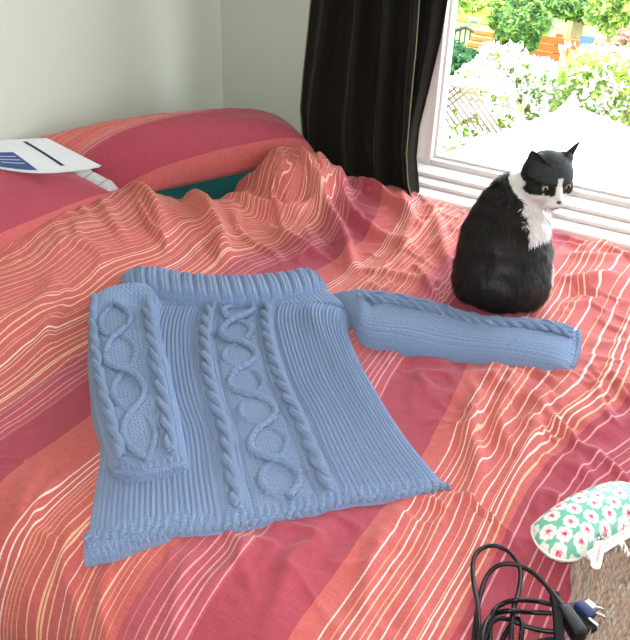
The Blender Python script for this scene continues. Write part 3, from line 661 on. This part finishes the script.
for a_, b_ in (((588, 606), (603, 609)), ((588, 618), (598, 626)), ((592, 612), (605, 617))): tube('plug_pin', resample(np.array([atz(*a_, za+.004), (atz(*a_, za+.004)+atz(*b_, za+.002))/2, atz(*b_, za+.002)]), 8), .0021, M_PIN, lead, 10)
taper_box('plug_face', atz(584, 603, za+.002), atz(592, 610, za+.002), .016, .016, .008, .008, M_WPL, lead)

# ------------------------------------------------------------------ curtain
M_VELVET = mat('dark_velvet', lin(27, 26, 20), .8, .12, sheen=.06, bump=(500, .15)); M_LINING = mat('curtain_lining', lin(120, 122, 98), .8, .2)
cur = tag(empty('curtain', (1.97, 1.0, .58)), 'dark olive velvet curtain hanging beside the window', 'curtain')
def cy(pts, z):
    q = np.array([atx(p[0], p[1], 1.975) for p in pts]); q = q[np.argsort(q[:, 2])]; return np.interp(z, q[:, 2], q[:, 1])
CL, CR, CE = [(313, -20), (308, 30), (303, 75), (300, 110), (303, 150), (306, 180)], [(424, -20), (422, 10), (420, 45), (417, 80), (412, 150), (414, 180), (418, 194)], [(452, -40), (445, 0), (438, 40), (427, 86), (416, 130), (413, 160), (416, 192)]
def curtain_sheet(name, a, b, nf, amp, x0, ph, zlo=None):
    nu, nz = 220, 120; u, t = np.meshgrid(np.linspace(0, 1, nu), np.linspace(0, 1, nz), indexing='ij')
    ya, yb = 0, 0; ztop = 2.2
    z = .55+(ztop-.55)*t**1.5
    ya, yb = cy(a, z), cy(b, z); y = ya+(yb-ya)*u
    zb = bedz(np.full_like(y, 1.96), y, 0)-.006; z = np.maximum(z, np.minimum(zb, .63))
    low = np.exp(-(z-.58)/.14)
    q = u*nf*2*math.pi+ph+.8*np.sin(u*5+z*2.2)+.5*low*np.sin(u*9)
    x = x0+amp*(np.sin(q)+.35*np.sin(2*q+1))*(1+.25*np.sin(z*4+u*6)) - .018*low*np.sin(u*math.pi)
    x = x - .010*np.exp(-((u-.55+(z-.8)*.9)/.06)**2)*np.exp(-((z-.72)/.12)**2)      # slanting drag fold low down
    return mesh(name, np.stack([x, y, z], -1).reshape(-1, 3), gridfaces(nu, nz), M_VELVET, cur), (x, y, z)
o_, (x, y, z) = curtain_sheet('drape', CL, CR, 3.7, .019, 1.965, .6)
tube('lining_edge', np.stack([x[-1], y[-1], z[-1]], -1)+[-.003, -.001, 0], .0016, M_LINING, cur, 6); tube('lining_edge', np.stack([x[0], y[0], z[0]], -1)+[-.002, .001, 0], .002, M_LINING, cur, 6)
curtain_sheet('return_fold', [(p[0]-16, p[1]) for p in CR], CE, .8, .008, 1.99, 2.0)

# ------------------------------------------------------------------ cat
CO = np.array([1.470, .385, BZ-.004]); CYH = np.array([.968, .252, 0]); CYH /= np.linalg.norm(CYH); CXH = np.array([CYH[1], -CYH[0], 0])
def cw(p): p = np.asarray(p, float); return CO+p[..., 0:1]*CXH+p[..., 1:2]*CYH+p[..., 2:3]*np.array([0, 0, 1.0])
yaw, tilt = math.radians(31), math.radians(16)
fd = np.array([math.sin(yaw)*math.cos(tilt), -math.cos(yaw)*math.cos(tilt), -math.sin(tilt)]); hr = np.array([math.cos(yaw), math.sin(yaw), 0]); hu_ = np.cross(fd, -hr)
if hu_[2] < 0: hu_ = -hu_
hc = np.array([.047, .105, .287])
HS = 1.13
def hp(a, b, c): return hc+HS*(a*hr+b*hu_+c*fd)
I3 = np.eye(3); HM = np.stack([hr, hu_, fd], 1)
blobs = [((-.008, .078, .086), (.099, .098, .088), I3), ((-.009, .082, .115), (.098, .092, .088), I3), ((-.012, .088, .148), (.091, .086, .085), I3), ((-.014, .094, .176), (.079, .075, .075), I3), ((-.014, .100, .200), (.067, .064, .066), I3), ((-.010, .112, .232), (.052, .050, .048), I3),
         ((.016, .108, .248), (.043, .043, .042), I3), ((.028, .100, .262), (.038, .038, .036), I3), ((.015, .145, .19), (.056, .050, .075), I3), ((-.066, .100, .06), (.044, .085, .06), I3), ((.052, .100, .06), (.044, .085, .06), I3),
         ((-.07, .165, .018), (.026, .045, .018), I3), ((.062, .165, .018), (.026, .045, .018), I3),
         (hp(0, .004, 0), (.046, .041, .043), HM), (hp(-.022, -.013, .014), (.025, .022, .026), HM), (hp(.022, -.013, .014), (.025, .022, .026), HM), (hp(0, -.018, .037), (.020, .0155, .020), HM), (hp(0, -.006, .036), (.0125, .012, .020), HM),
         (hp(0, -.031, .036), (.0125, .010, .014), HM), (hp(-.008, -.021, .049), (.0115, .0105, .0105), HM), (hp(.008, -.021, .049), (.0115, .0105, .0105), HM), (hp(0, -.02, 0), (.036, .03, .034), HM),
         (hp(-.026, .030, -.004), (.017, .014, .014), HM), (hp(.026, .030, -.004), (.017, .014, .014), HM)]
def limb(pts, rad, n=10):
    P = resample(pts, n); r = np.interp(np.linspace(0, 1, n), np.linspace(0, 1, len(rad)), rad); return [(tuple(P[i]), (r[i],)*3, I3) for i in range(n)]
blobs += limb([(.050, .165, .15), (.058, .182, .08), (.058, .190, .022)], [.028, .020, .017]) + limb([(-.030, .165, .15), (-.032, .182, .08), (-.032, .190, .022)], [.028, .020, .017])
blobs += [((.058, .205, .013), (.018, .026, .013), I3), ((-.032, .205, .013), (.018, .026, .013), I3)]
blobs += limb([(-.05, .13, .022), (-.085, .175, .018), (-.085, .235, .016), (-.04, .27, .015), (.03, .265, .014)], [.020, .018, .017, .016, .012], 26)
bm = bmesh.new()
for c_, r_, M_ in blobs:
    g = bmesh.ops.create_icosphere(bm, subdivisions=3, radius=1); r_ = tuple(np.array(r_)*HS) if M_ is HM else r_
    for v in g['verts']: v.co = Vector(M_ @ (np.array(v.co)*np.array(r_))+np.array(c_))
tmpm = bpy.data.meshes.new('tmp'); bm.to_mesh(tmpm); bm.free(); tmp = bpy.data.objects.new('tmp', tmpm); COL.objects.link(tmp)
rm = tmp.modifiers.new('r', 'REMESH'); rm.mode = 'VOXEL'; rm.voxel_size = .0036
sm = tmp.modifiers.new('s', 'SMOOTH'); sm.iterations = 4; sm.factor = .5
bpy.context.view_layer.update(); ev = tmp.evaluated_get(bpy.context.evaluated_depsgraph_get()); cm = bpy.data.meshes.new_from_object(ev); bpy.data.objects.remove(tmp)
CV = np.array([v.co for v in cm.vertices]); CN = np.array([v.normal for v in cm.vertices]); cm.calc_loop_triangles(); CT = np.array([t.vertices for t in cm.loop_triangles])
CFc = [tuple(p.vertices) for p in cm.polygons]
_E = np.array([e.vertices for e in cm.edges]); _w = sstep(.060*HS, .085*HS, np.linalg.norm(CV-hc, axis=1))*sstep(.03, .06, CV[:, 2])
_dg = np.bincount(_E.ravel(), minlength=len(CV))[:, None]
for _k in range(70):
    A_ = np.zeros_like(CV); np.add.at(A_, _E[:, 0], CV[_E[:, 1]]); np.add.at(A_, _E[:, 1], CV[_E[:, 0]]); CV = CV+(A_/_dg-CV)*(.6*_w)[:, None]
# fur lumps: slight unevenness so the coat is not polished
CV = CV + CN*(.0022*fbm(CV[:, 0]*60+CV[:, 2]*20, CV[:, 2]*25+CV[:, 1]*50, 2)*(np.linalg.norm(CV-hc, axis=1) > .062))[:, None]
def coat(P):
    q = (P-hc)/HS; a, b, c = q @ hr, q @ hu_, q @ fd; r = np.linalg.norm(q, axis=1); x, y, z = P.T
    n = fbm(P[:, 0]*90+P[:, 1]*40, P[:, 2]*90+P[:, 1]*30, 2)
    head = (r < .064) & (b > -.036)
    wh = (z > .175) & (z < .30) & (x > .000+(.262-z)*.42+.004*n) & (b < -.002) & (y < .16)
    wh |= (y > .128+.01*n) & (x > .005) & (z < .24)
    wh |= (x > .071+.004*n) & (y > .07) & (z > .02) & (z < .12)
    wh |= (y > .155) & (z < .16) & (x > -.02)
    muz = head & (c > .0) & (b < -.0085+.003*n - .006*np.clip((np.abs(a)-.016)/.02, 0, 1))
    blz = head & (c > .012) & (np.abs(a-.002-.001*n) < .0042+.40*np.clip(.010-b, 0, .03)) & (b < .021)
    back = head & (b < -.004) & (a < -.030) & (c < .012)
    wh = np.where(head, muz | blz | back | ((b < -.020) & (c > -.04) & (a > -.05)), wh)
    k = np.where(wh, 1.0, 0.0)
    dark = np.array([.0095, .0080, .0078])[None]*(1+.35*n[:, None]); sheen_grey = np.array([.030, .032, .036])
    hd = (head & (b > .012))[:, None]; dark = np.where(hd, sheen_grey[None]*(1+.4*n[:, None]), dark)  # window sheen on the crown, painted into the coat colour as grey
    white = np.array([.74, .69, .68])[None]*(1+.06*n[:, None])
    C_ = dark*(1-k[:, None])+white*k[:, None]
    return np.c_[C_, np.ones(len(P))]
def attr_mat(name, rough, spec, sheen=0, trans=0):
    m = mat(name, (1, 1, 1, 1), rough, spec, sheen=sheen); N = NT(m); a = N.n('ShaderNodeVertexColor'); a.layer_name = 'Col'; N.l(a.outputs[0], N.b.inputs['Base Color']); return m
M_COAT = attr_mat('cat_coat', .6, .2, 0); M_FUR = attr_mat('cat_fur', .45, .25)
cat = tag(empty('cat', tuple(CO)), 'black and white cat sitting by the window looking back over its shoulder', 'cat')
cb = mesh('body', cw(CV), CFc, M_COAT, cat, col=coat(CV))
# fur blades
NF = 62000
A3 = CV[CT]; ar = np.linalg.norm(np.cross(A3[:, 1]-A3[:, 0], A3[:, 2]-A3[:, 0]), axis=1); pick = RNG.choice(len(CT), NF, p=ar/ar.sum())
bw = RNG.dirichlet((1, 1, 1), NF); FP = (A3[pick]*bw[..., None]).sum(1); FN = (CN[CT][pick]*bw[..., None]).sum(1); FN /= np.linalg.norm(FN, axis=1)[:, None]
q = (FP-hc)/HS; inh = (np.linalg.norm(q, axis=1) < .066) & (q @ hu_ > -.034)
comb = np.tile(np.array([0, -.15, -1.0]), (NF, 1)); comb[inh] = (-fd*1.0+hu_*.1)[None]
comb = comb+RNG.normal(0, .2, (NF, 3))+np.stack([fbm(FP[:, 0]*70+k*9, FP[:, 2]*55+FP[:, 1]*40, 2) for k in range(3)], -1)*np.where(inh, .1, .9)[:, None]; comb -= FN*(comb*FN).sum(1)[:, None]; comb /= np.linalg.norm(comb, axis=1)[:, None]+1e-9
Lf = np.where(inh, .005, .016)*RNG.uniform(.6, 1.35, NF); Lf = np.where(inh & (q @ fd > .028), .0022, Lf); Wf = np.where(inh, .00055, .0009)
keep = FP[:, 2] > .006
dr = comb*.86+FN*np.where(inh, .35, .42)[:, None]; dr /= np.linalg.norm(dr, axis=1)[:, None]; sd = np.cross(FN, dr); sd /= np.linalg.norm(sd, axis=1)[:, None]+1e-9
root = FP-FN*.001; mid_ = root+dr*(Lf*.55)[:, None]; tip = root+dr*Lf[:, None]-FN*(Lf*.10)[:, None]+np.array([0, 0, -.1])*Lf[:, None]
FV = np.stack([root-sd*Wf[:, None], root+sd*Wf[:, None], mid_+sd*(Wf*.8)[:, None], tip, mid_-sd*(Wf*.8)[:, None]], 1)[keep]
nk = len(FV); base = np.arange(nk)*5; FF = np.concatenate([np.stack([base, base+1, base+2, base+4], -1), np.stack([base+4, base+2, base+3, base+3], -1)])
fc = coat(FP[keep])*np.r_[1, 1, 1, 1]; fc[:, :3] *= np.where(fc[:, :1] > .3, RNG.uniform(.85, 1.2, nk)[:, None], RNG.uniform(.5, 2.6, nk)[:, None]); fc[:, :3] = np.minimum(fc[:, :3], .85)
quad = np.stack([base, base+1, base+2, base+4], -1); tri = np.stack([base+4, base+2, base+3], -1)
fur = mesh('fur', cw(FV.reshape(-1, 3)), [tuple(f) for f in quad]+[tuple(f) for f in tri], M_FUR, cat, col=np.repeat(fc, 5, 0)); fur['kind'] = 'stuff'
# ears, eyes, nose, mouth, whiskers
M_EARIN = mat('ear_inside', lin(54, 46, 48), .8, .2); M_EYE = mat('cat_iris', lin(158, 160, 118), .2, .5); M_PUP = mat('cat_pupil', lin(6, 6, 6), .1, .6); M_NOSE = mat('cat_nose', lin(96, 62, 66), .4, .4); M_WHISK = mat('whisker', lin(236, 236, 236), .5, .3)
def ear(sg):
    b0 = hp(sg*(.029 if sg > 0 else .032), .026 if sg > 0 else .023, -.002 if sg > 0 else .012); tp = hp(sg*(.046 if sg > 0 else .050), .064 if sg > 0 else .060, -.006 if sg > 0 else .004); n = 14
    a, t = np.meshgrid(np.linspace(-1, 1, n), np.linspace(0, 1, n), indexing='ij')
    face = fd*.85+hr*.5 if sg > 0 else fd*.8-hr*.55+hu_*.2; face /= np.linalg.norm(face); ax = tp-b0; axn = ax/np.linalg.norm(ax); ac = np.cross(axn, face); ac /= np.linalg.norm(ac); face = np.cross(ac, axn)
    wdt = (.0225 if sg > 0 else .026)*(1-t)**.72*(1-.12*np.sin(t*math.pi)*0)
    P = b0+t[..., None]*ax+(a*wdt)[..., None]*ac-(((1-a**2)*.011*(1-t)**.7)*1.0)[..., None]*face
    Pb = P-face*(.0026*(1-a**2*.6)*(1-.6*t))[..., None]
    V = np.vstack([P.reshape(-1, 3), Pb.reshape(-1, 3)]); Fg_ = gridfaces(n, n)
    e = mesh('ear', cw(V), np.vstack([Fg_, Fg_[:, ::-1]+n*n]), M_COAT, cat, col=np.tile([.020, .021, .023, 1], (len(V), 1)))
    Pi = b0+(t*.84+.04)[..., None]*ax+(a*wdt*.74)[..., None]*ac-(((1-(a*.74)**2)*.011*(1-t)**.7)-.0010)[..., None]*face
    mesh('inner_ear', cw(Pi.reshape(-1, 3)), Fg_, M_EARIN, e)
for sg in (-1, 1): ear(sg)
def ball(name, c, r, axes, mt, parent, n=14):
    u, v = np.meshgrid(np.linspace(0, 2*math.pi, 2*n, endpoint=False), np.linspace(0, math.pi, n), indexing='ij')
    L = np.stack([np.cos(u)*np.sin(v)*r[0], np.sin(u)*np.sin(v)*r[1], np.cos(v)*r[2]], -1)
    return mesh(name, cw((L @ np.array(axes)+np.array(c)).reshape(-1, 3)), gridfaces(2*n, n, True), mt, parent)
for sg in (-1, 1):
    ec = hp(sg*.0200, .0030, .0345); ef = fd*.93+hr*sg*.36; ef /= np.linalg.norm(ef)
    e = ball('eye', ec, (.0092, .0072, .0074), (hr, hu_, ef), M_EYE, cat); ball('pupil', ec+ef*.0062, (.0036, .0048, .0022), (hr, hu_, ef), M_PUP, e, 8)
    lid = [ec+ef*.0045+hr*math.cos(t)*.0098+hu_*math.sin(t)*.0072 for t in np.linspace(0, 2*math.pi, 26)]
    tube('eyelid', cw(np.array(lid)), .0012, M_PUP, e, 6)
ball('nose', hp(0, -.0125, .0595), (.0052, .0036, .0032), (hr, hu_, fd), M_NOSE, cat, 8)
tube('mouth', cw(np.array([hp(-.013, -.0275, .050), hp(-.006, -.0295, .0565), hp(0, -.0255, .0590), hp(.006, -.0295, .0565), hp(.013, -.0275, .050)])), .0008, M_NOSE, cat, 6)
for sg in (-1, 1):
    for k in range(4):
        s0 = hp(sg*.014, -.018-.002*k, .054); tube('whisker', cw(resample([s0, s0+hr*sg*.025+hu_*(.004-.004*k)+fd*.004, s0+hr*sg*.050+hu_*(.002-.009*k)-fd*.006], 10)), np.linspace(.0003, .00012, 10), M_WHISK, cat, 4)

# ------------------------------------------------------------------ garden beyond the window
GZ = -2.4
M_LAWN = mat('lawn', lin(120, 150, 80), .9, .1, var=(3, .3)); M_ROOF = mat('white_roof', lin(236, 236, 232), .6, .3); M_LEAF = attr_mat('leaf', .6, .3)
N = NT(M_LEAF); _va = N.n('ShaderNodeVertexColor'); _va.layer_name = 'Col'; _tr = N.n('ShaderNodeBsdfTranslucent'); _ms = N.n('ShaderNodeMixShader'); _ms.inputs[0].default_value = .5
N.l(_va.outputs[0], _tr.inputs[0]); N.l(N.b.outputs[0], _ms.inputs[1]); N.l(_tr.outputs[0], _ms.inputs[2]); N.l(_ms.outputs[0], N.nt.nodes['Material Output'].inputs[0]); M_BARK = mat('bark', lin(150, 128, 104), .9, .1, var=(8, .3))
M_YEL = mat('yellow_render', lin(240, 214, 110), .9, .1); M_WTRIM = mat('white_trim', lin(240, 240, 236), .6, .2); M_FENCE = mat('red_stained_wood', lin(176, 92, 48), .8, .2, var=(5, .15)); M_IRON = mat('dark_iron', lin(58, 62, 60), .6, .3); M_DARKGL = mat('house_glass', lin(110, 128, 128), .2, .5)
M_TIMBER = mat('orange_timber', lin(196, 124, 74), .8, .2, var=(6, .2)); M_BLUEC = mat('blue_canvas', lin(84, 110, 150), .8, .2); M_TILE = mat('grey_tiles', lin(180, 180, 176), .8, .2)
structure(box('lawn', XW+.25, 40, -18, 22, GZ-.1, GZ, M_LAWN))
ap = atx(572, 105, 4.6); lv = atx(436, 157, 4.6); rv = atx(640, 131, 4.6)
roof = tag(empty('extension_roof', (3.5, ap[1], ap[2])), 'white pitched roof of the extension below the window', 'roof')
for q_, nm in ((lv, 1), (rv, -1)):
    dvv = (q_-ap)/abs(q_[1]-ap[1]); e = ap+dvv*2.4; x0_, x1_ = XW+.27, ap[0]
    npan = 6
    for k in range(npan):
        a_, b_ = ap+dvv*2.4*k/npan, ap+dvv*2.4*(k+1)/npan-dvv*.02
        V = [(x0_, a_[1], a_[2]), (x1_, a_[1], a_[2]), (x1_, b_[1], b_[2]), (x0_, b_[1], b_[2])]; V += [(p[0], p[1], p[2]-.04) for p in V]
        mesh('roof_panel', V, [(0, 1, 2, 3), (7, 6, 5, 4), (0, 4, 5, 1), (1, 5, 6, 2), (2, 6, 7, 3), (3, 7, 4, 0)], M_ROOF, roof, smooth=False)
tube('ridge_cap', [(XW+.27, ap[1], ap[2]), (3.5, ap[1], ap[2]), (ap[0]+.02, ap[1], ap[2])], .035, M_ROOF, roof, 8)
box('end_wall', ap[0]-.25, ap[0]-.1, ap[1]-1.6, ap[1]+1.6, GZ, ap[2]-1.2, M_WTRIM, roof)
def leaves(name, c, rad, n, size, cols, parent, seed, shell=.55):
    r = np.random.default_rng(seed); d = r.normal(size=(n, 3)); d /= np.linalg.norm(d, axis=1)[:, None]
    lump = 1+.28*np.sin(d[:, 0]*5+seed)+.22*np.sin(d[:, 1]*6+seed*2)*np.cos(d[:, 2]*5)
    P = np.array(c)+d*np.array(rad)*(lump*(shell+(1-shell)*r.random(n)**.5))[:, None]
    P[:, 2] = np.maximum(P[:, 2], GZ+.05)
    a = r.normal(size=(n, 3)); a /= np.linalg.norm(a, axis=1)[:, None]; b = np.cross(a, r.normal(size=(n, 3))); b /= np.linalg.norm(b, axis=1)[:, None]
    s = size*r.uniform(.6, 1.3, n)[:, None]; bend = np.cross(a, b)*s*.25
    V = np.stack([P-a*s, P+b*s*.45+bend, P+a*s, P-b*s*.45+bend], 1).reshape(-1, 3)
    cc = np.array([c_[:3] for c_ in cols])[r.integers(0, len(cols), n)]*r.uniform(.75, 1.2, n)[:, None]
    o = mesh(name, V, np.arange(4*n).reshape(n, 4), M_LEAF, parent, smooth=False, col=np.c_[np.repeat(np.minimum(cc, .95), 4, 0), np.ones(4*n)]); o['kind'] = 'stuff'; return o
GREEN = [lin(150, 186, 96), lin(122, 164, 84), lin(176, 204, 120), lin(98, 140, 80)]; DGREEN = [lin(70, 116, 74), lin(92, 136, 92), lin(56, 96, 66)]; YGREEN = [lin(196, 212, 110), lin(176, 200, 96), lin(214, 222, 140)]; BLOOM = [lin(250, 250, 252), lin(240, 238, 250), lin(252, 250, 240)]
def shrub(name, label, px, py, X, rad, n, size, cols, seed, bloom=0, cat_='shrub', group=None, trunk=False, lean=0):
    c = atx(px, py, X); e = tag(empty(name, (c[0], c[1], GZ)), label, cat_, group)
    leaves('foliage', c, rad, n, size, cols, e, seed)
    if bloom: leaves('blossom', c+np.array([-.08, 0, .05]), np.array(rad)*1.04, bloom, size*1.25, BLOOM, e, seed+50, .85)
    r = random.Random(seed)
    for k in range(1 if trunk else 4):
        x_, y_ = (0, 0) if trunk else (r.uniform(-.2, .2), r.uniform(-.2, .2))
        tube('trunk' if trunk else 'stem', resample([(c[0]+x_*.4, c[1]+y_*.4, GZ), (c[0]+x_, c[1]+y_+lean*.4, (GZ+c[2])/2), (c[0]+x_*1.6, c[1]+y_*1.6+lean, c[2]+rad[2]*.3)], 10), np.linspace(.16, .07, 10) if trunk else np.linspace(.035, .015, 10), M_BARK, e, 8)
shrub('lilac_bush', 'white-flowering bush just behind the left slope of the white roof', 474, 126, 6.6, (.28, .32, .26), 7000, .026, GREEN+YGREEN, 1, 2600, group='flowering bushes')
shrub('lilac_bush', 'white-flowering bush at the middle of the window, tallest blossom', 504, 96, 7.2, (.32, .34, .32), 7000, .028, GREEN+YGREEN, 2, 3200, group='flowering bushes')
shrub('lilac_bush', 'white-flowering bush right behind the peak of the white roof', 550, 96, 7.8, (.32, .36, .24), 5500, .030, GREEN+YGREEN, 3, 2400, group='flowering bushes')
shrub('yellow_green_bush', 'yellow-green leafy bush behind the right slope of the white roof', 606, 92, 7.4, (.34, .40, .32), 7500, .030, YGREEN+GREEN[:1], 4, 900)
shrub('dark_green_bush', 'dark green bush under the iron railing beside the window frame', 452, 60, 11, (.3, .34, .18), 3000, .045, DGREEN, 5)
shrub('garden_tree', 'leafy tree branch over the yellow house', 462, -4, 12, (.4, .50, .20), 2000, .055, GREEN+YGREEN, 6, cat_='tree', trunk=True, lean=1.2)
shrub('garden_tree', 'green tree left of the red wooden fence', 518, 22, 12.5, (.4, .34, .36), 5500, .055, GREEN+DGREEN[:2], 7, cat_='tree', trunk=True)
shrub('garden_tree', 'green tree above the red wooden fence', 582, 4, 15.5, (.5, .70, .24), 4500, .065, GREEN+DGREEN, 8, cat_='tree', trunk=True)
shrub('garden_tree', 'pale-trunked tree at the far right of the window', 620, 6, 12, (.4, .35, .30), 2200, .06, GREEN+YGREEN, 9, cat_='tree', trunk=True)
shrub('garden_tree', 'tall pale tree behind the yellow house', 530, -18, 24.5, (.8, 2.0, .6), 4500, .11, [lin(190, 214, 170), lin(170, 200, 150)], 10, cat_='tree', trunk=True)
shrub('reddish_shrub', 'reddish twiggy shrub at the right end of the red fence', 626, 58, 10.5, (.3, .22, .32), 1600, .05, [lin(196, 150, 140), lin(170, 180, 140), lin(180, 120, 110)], 11)
# trellis
M_TRELLIS = mat('weathered_trellis', lin(112, 92, 78), .9, .1); M_RAIL = mat('trellis_rail', lin(196, 176, 160), .9, .1)
tl, tr_ = atx(420, 76, 6.0), atx(460, 82, 6.0)
tre = tag(empty('trellis_fence', (6.0, (tl[1]+tr_[1])/2, GZ)), 'timber trellis fence with a pale flat top rail beside the window frame', 'fence')
box('top_rail', 5.96, 6.04, tr_[1]-.02, tl[1]+.3, tl[2]-.02, tl[2]+.03, M_RAIL, tre)
for k in range(13):
    for sg in (-1, 1):
        y0_ = tr_[1]-.1+k*.055; tube('lath', [(6.0+sg*.012, y0_, tl[2]-.02), (6.0+sg*.012, y0_+sg*.15, tl[2]-.17), (6.0+sg*.012, y0_+sg*.3, tl[2]-.32)], .007, M_TRELLIS, tre, 4)
for yy in (tl[1]+.25,): box('post', 5.96, 6.04, yy-.03, yy+.03, GZ, tl[2]-.02, M_TRELLIS, tre)
# yellow house
hA, hB = atx(420, 45, 19), atx(512, 12, 19)
hs = tag(empty('yellow_house', (20, (hA[1]+hB[1])/2, GZ)), 'yellow rendered house with white trim behind the trees', 'house')
box('wall', 19, 23, hB[1], hA[1]+1.5, GZ, hB[2]+.15, M_YEL, hs); zt_ = hB[2]+.15
box('fascia', 18.8, 19, hB[1]-.2, hA[1]+1.7, zt_-.1, zt_+.25, M_WTRIM, hs)
mesh('roof', [(18.7, hB[1]-.3, zt_+.25), (18.7, hA[1]+1.8, zt_+.25), (21, hA[1]+1.8, zt_+1.5), (21, hB[1]-.3, zt_+1.5), (23.3, hB[1]-.3, zt_+.25), (23.3, hA[1]+1.8, zt_+.25)], [(0, 3, 2, 1), (3, 4, 5, 2), (0, 4, 3), (1, 2, 5)], M_TILE, hs, smooth=False)
for (a_, b_) in (((498, 17), (507, 33)), ((471, 20), (476, 34))):
    p0, p1 = atx(*a_, 18.97), atx(*b_, 18.97); f_ = box('window', 18.95, 19.0, p1[1]-.06, p0[1]+.06, p1[2]-.06, p0[2]+.06, M_WTRIM, hs); box('pane', 18.93, 18.95, p1[1], p0[1], p1[2], p0[2], M_DARKGL, f_)
# iron railing and timber steps
rl = tag(empty('iron_railing', tuple(atx(460, 50, 14))), 'dark iron railing in front of the yellow house', 'railing')
q0, q1, q2 = atx(440, 36, 14), atx(466, 27, 14), atx(480, 36, 14)
tube('handrail', resample(np.array([q0, q1, q2]), 20, False), .03, M_IRON, rl, 6)
for k in range(9):
    p_ = q0+(q2-q0)*k/8; tube('baluster', [p_+[0, 0, .05+.12*math.sin(math.pi*k/8)], p_-[0, 0, .2], p_-[0, 0, .42]], .018, M_IRON, rl, 5)
stp = tag(empty('timber_steps', tuple(atx(486, 50, 13.5))), 'orange timber steps beside the iron railing', 'steps')
for k in range(6):
    p_ = atx(488-1.2*k, 31+4.6*k, 13.5); box('tread', 13.3-.12*k, 13.7-.12*k, p_[1]-.16, p_[1]+.16, p_[2]-.03, p_[2]+.03, M_TIMBER, stp)
p0, p1 = atx(490, 30, 13.6), atx(482, 58, 13.6); tube('stringer', [p0+[0, -.2, 0], (p0+p1)/2+[0, -.2, 0], p1+[0, -.2, 0]], .04, M_TIMBER, stp, 4)
# red fence
f0, f1 = atx(538, 36, 13.8), atx(606, 40, 13.8)
fe = tag(empty('wooden_fence', (13.8, (f0[1]+f1[1])/2, GZ)), 'red stained board fence across the end of the garden', 'fence')
zt_ = f0[2]+.02
for k in range(7): box('board', 13.78, 13.82, f1[1]-.15, f0[1]+.15, zt_-.125*(k+1)+.012, zt_-.125*k, M_FENCE, fe)
for k in range(4): yy = f1[1]-.1+(f0[1]-f1[1]+.2)*k/3; box('post', 13.82, 13.92, yy-.05, yy+.05, GZ, zt_+.05, M_FENCE, fe)
# slim pole and blue chair
pa, pb_ = atx(570, 22, 11.5), atx(563, 62, 11.5); pol = tube('garden_cane', [pb_+(pb_-pa)*.5, pb_, (pa+pb_)/2, pa], .022, M_TIMBER, None, 6); tag(pol, 'thin leaning cane standing in front of the red fence', 'cane')
cc_ = atx(582, 57, 11.2); ch = tag(empty('garden_chair', (cc_[0], cc_[1], GZ)), 'blue canvas garden chair in front of the red fence', 'chair')
box('seat', cc_[0]-.12, cc_[0]+.12, cc_[1]-.10, cc_[1]+.10, cc_[2]-.02, cc_[2]+.02, M_BLUEC, ch); box('backrest', cc_[0]+.10, cc_[0]+.13, cc_[1]-.09, cc_[1]+.09, cc_[2]+.02, cc_[2]+.24, M_BLUEC, ch)
for sx in (-.11, .11):
    for sy in (-.09, .09): tube('leg', [(cc_[0]+sx, cc_[1]+sy, GZ), (cc_[0]+sx, cc_[1]+sy, cc_[2]-.3), (cc_[0]+sx, cc_[1]+sy, cc_[2])], .018, M_WTRIM, ch, 6)
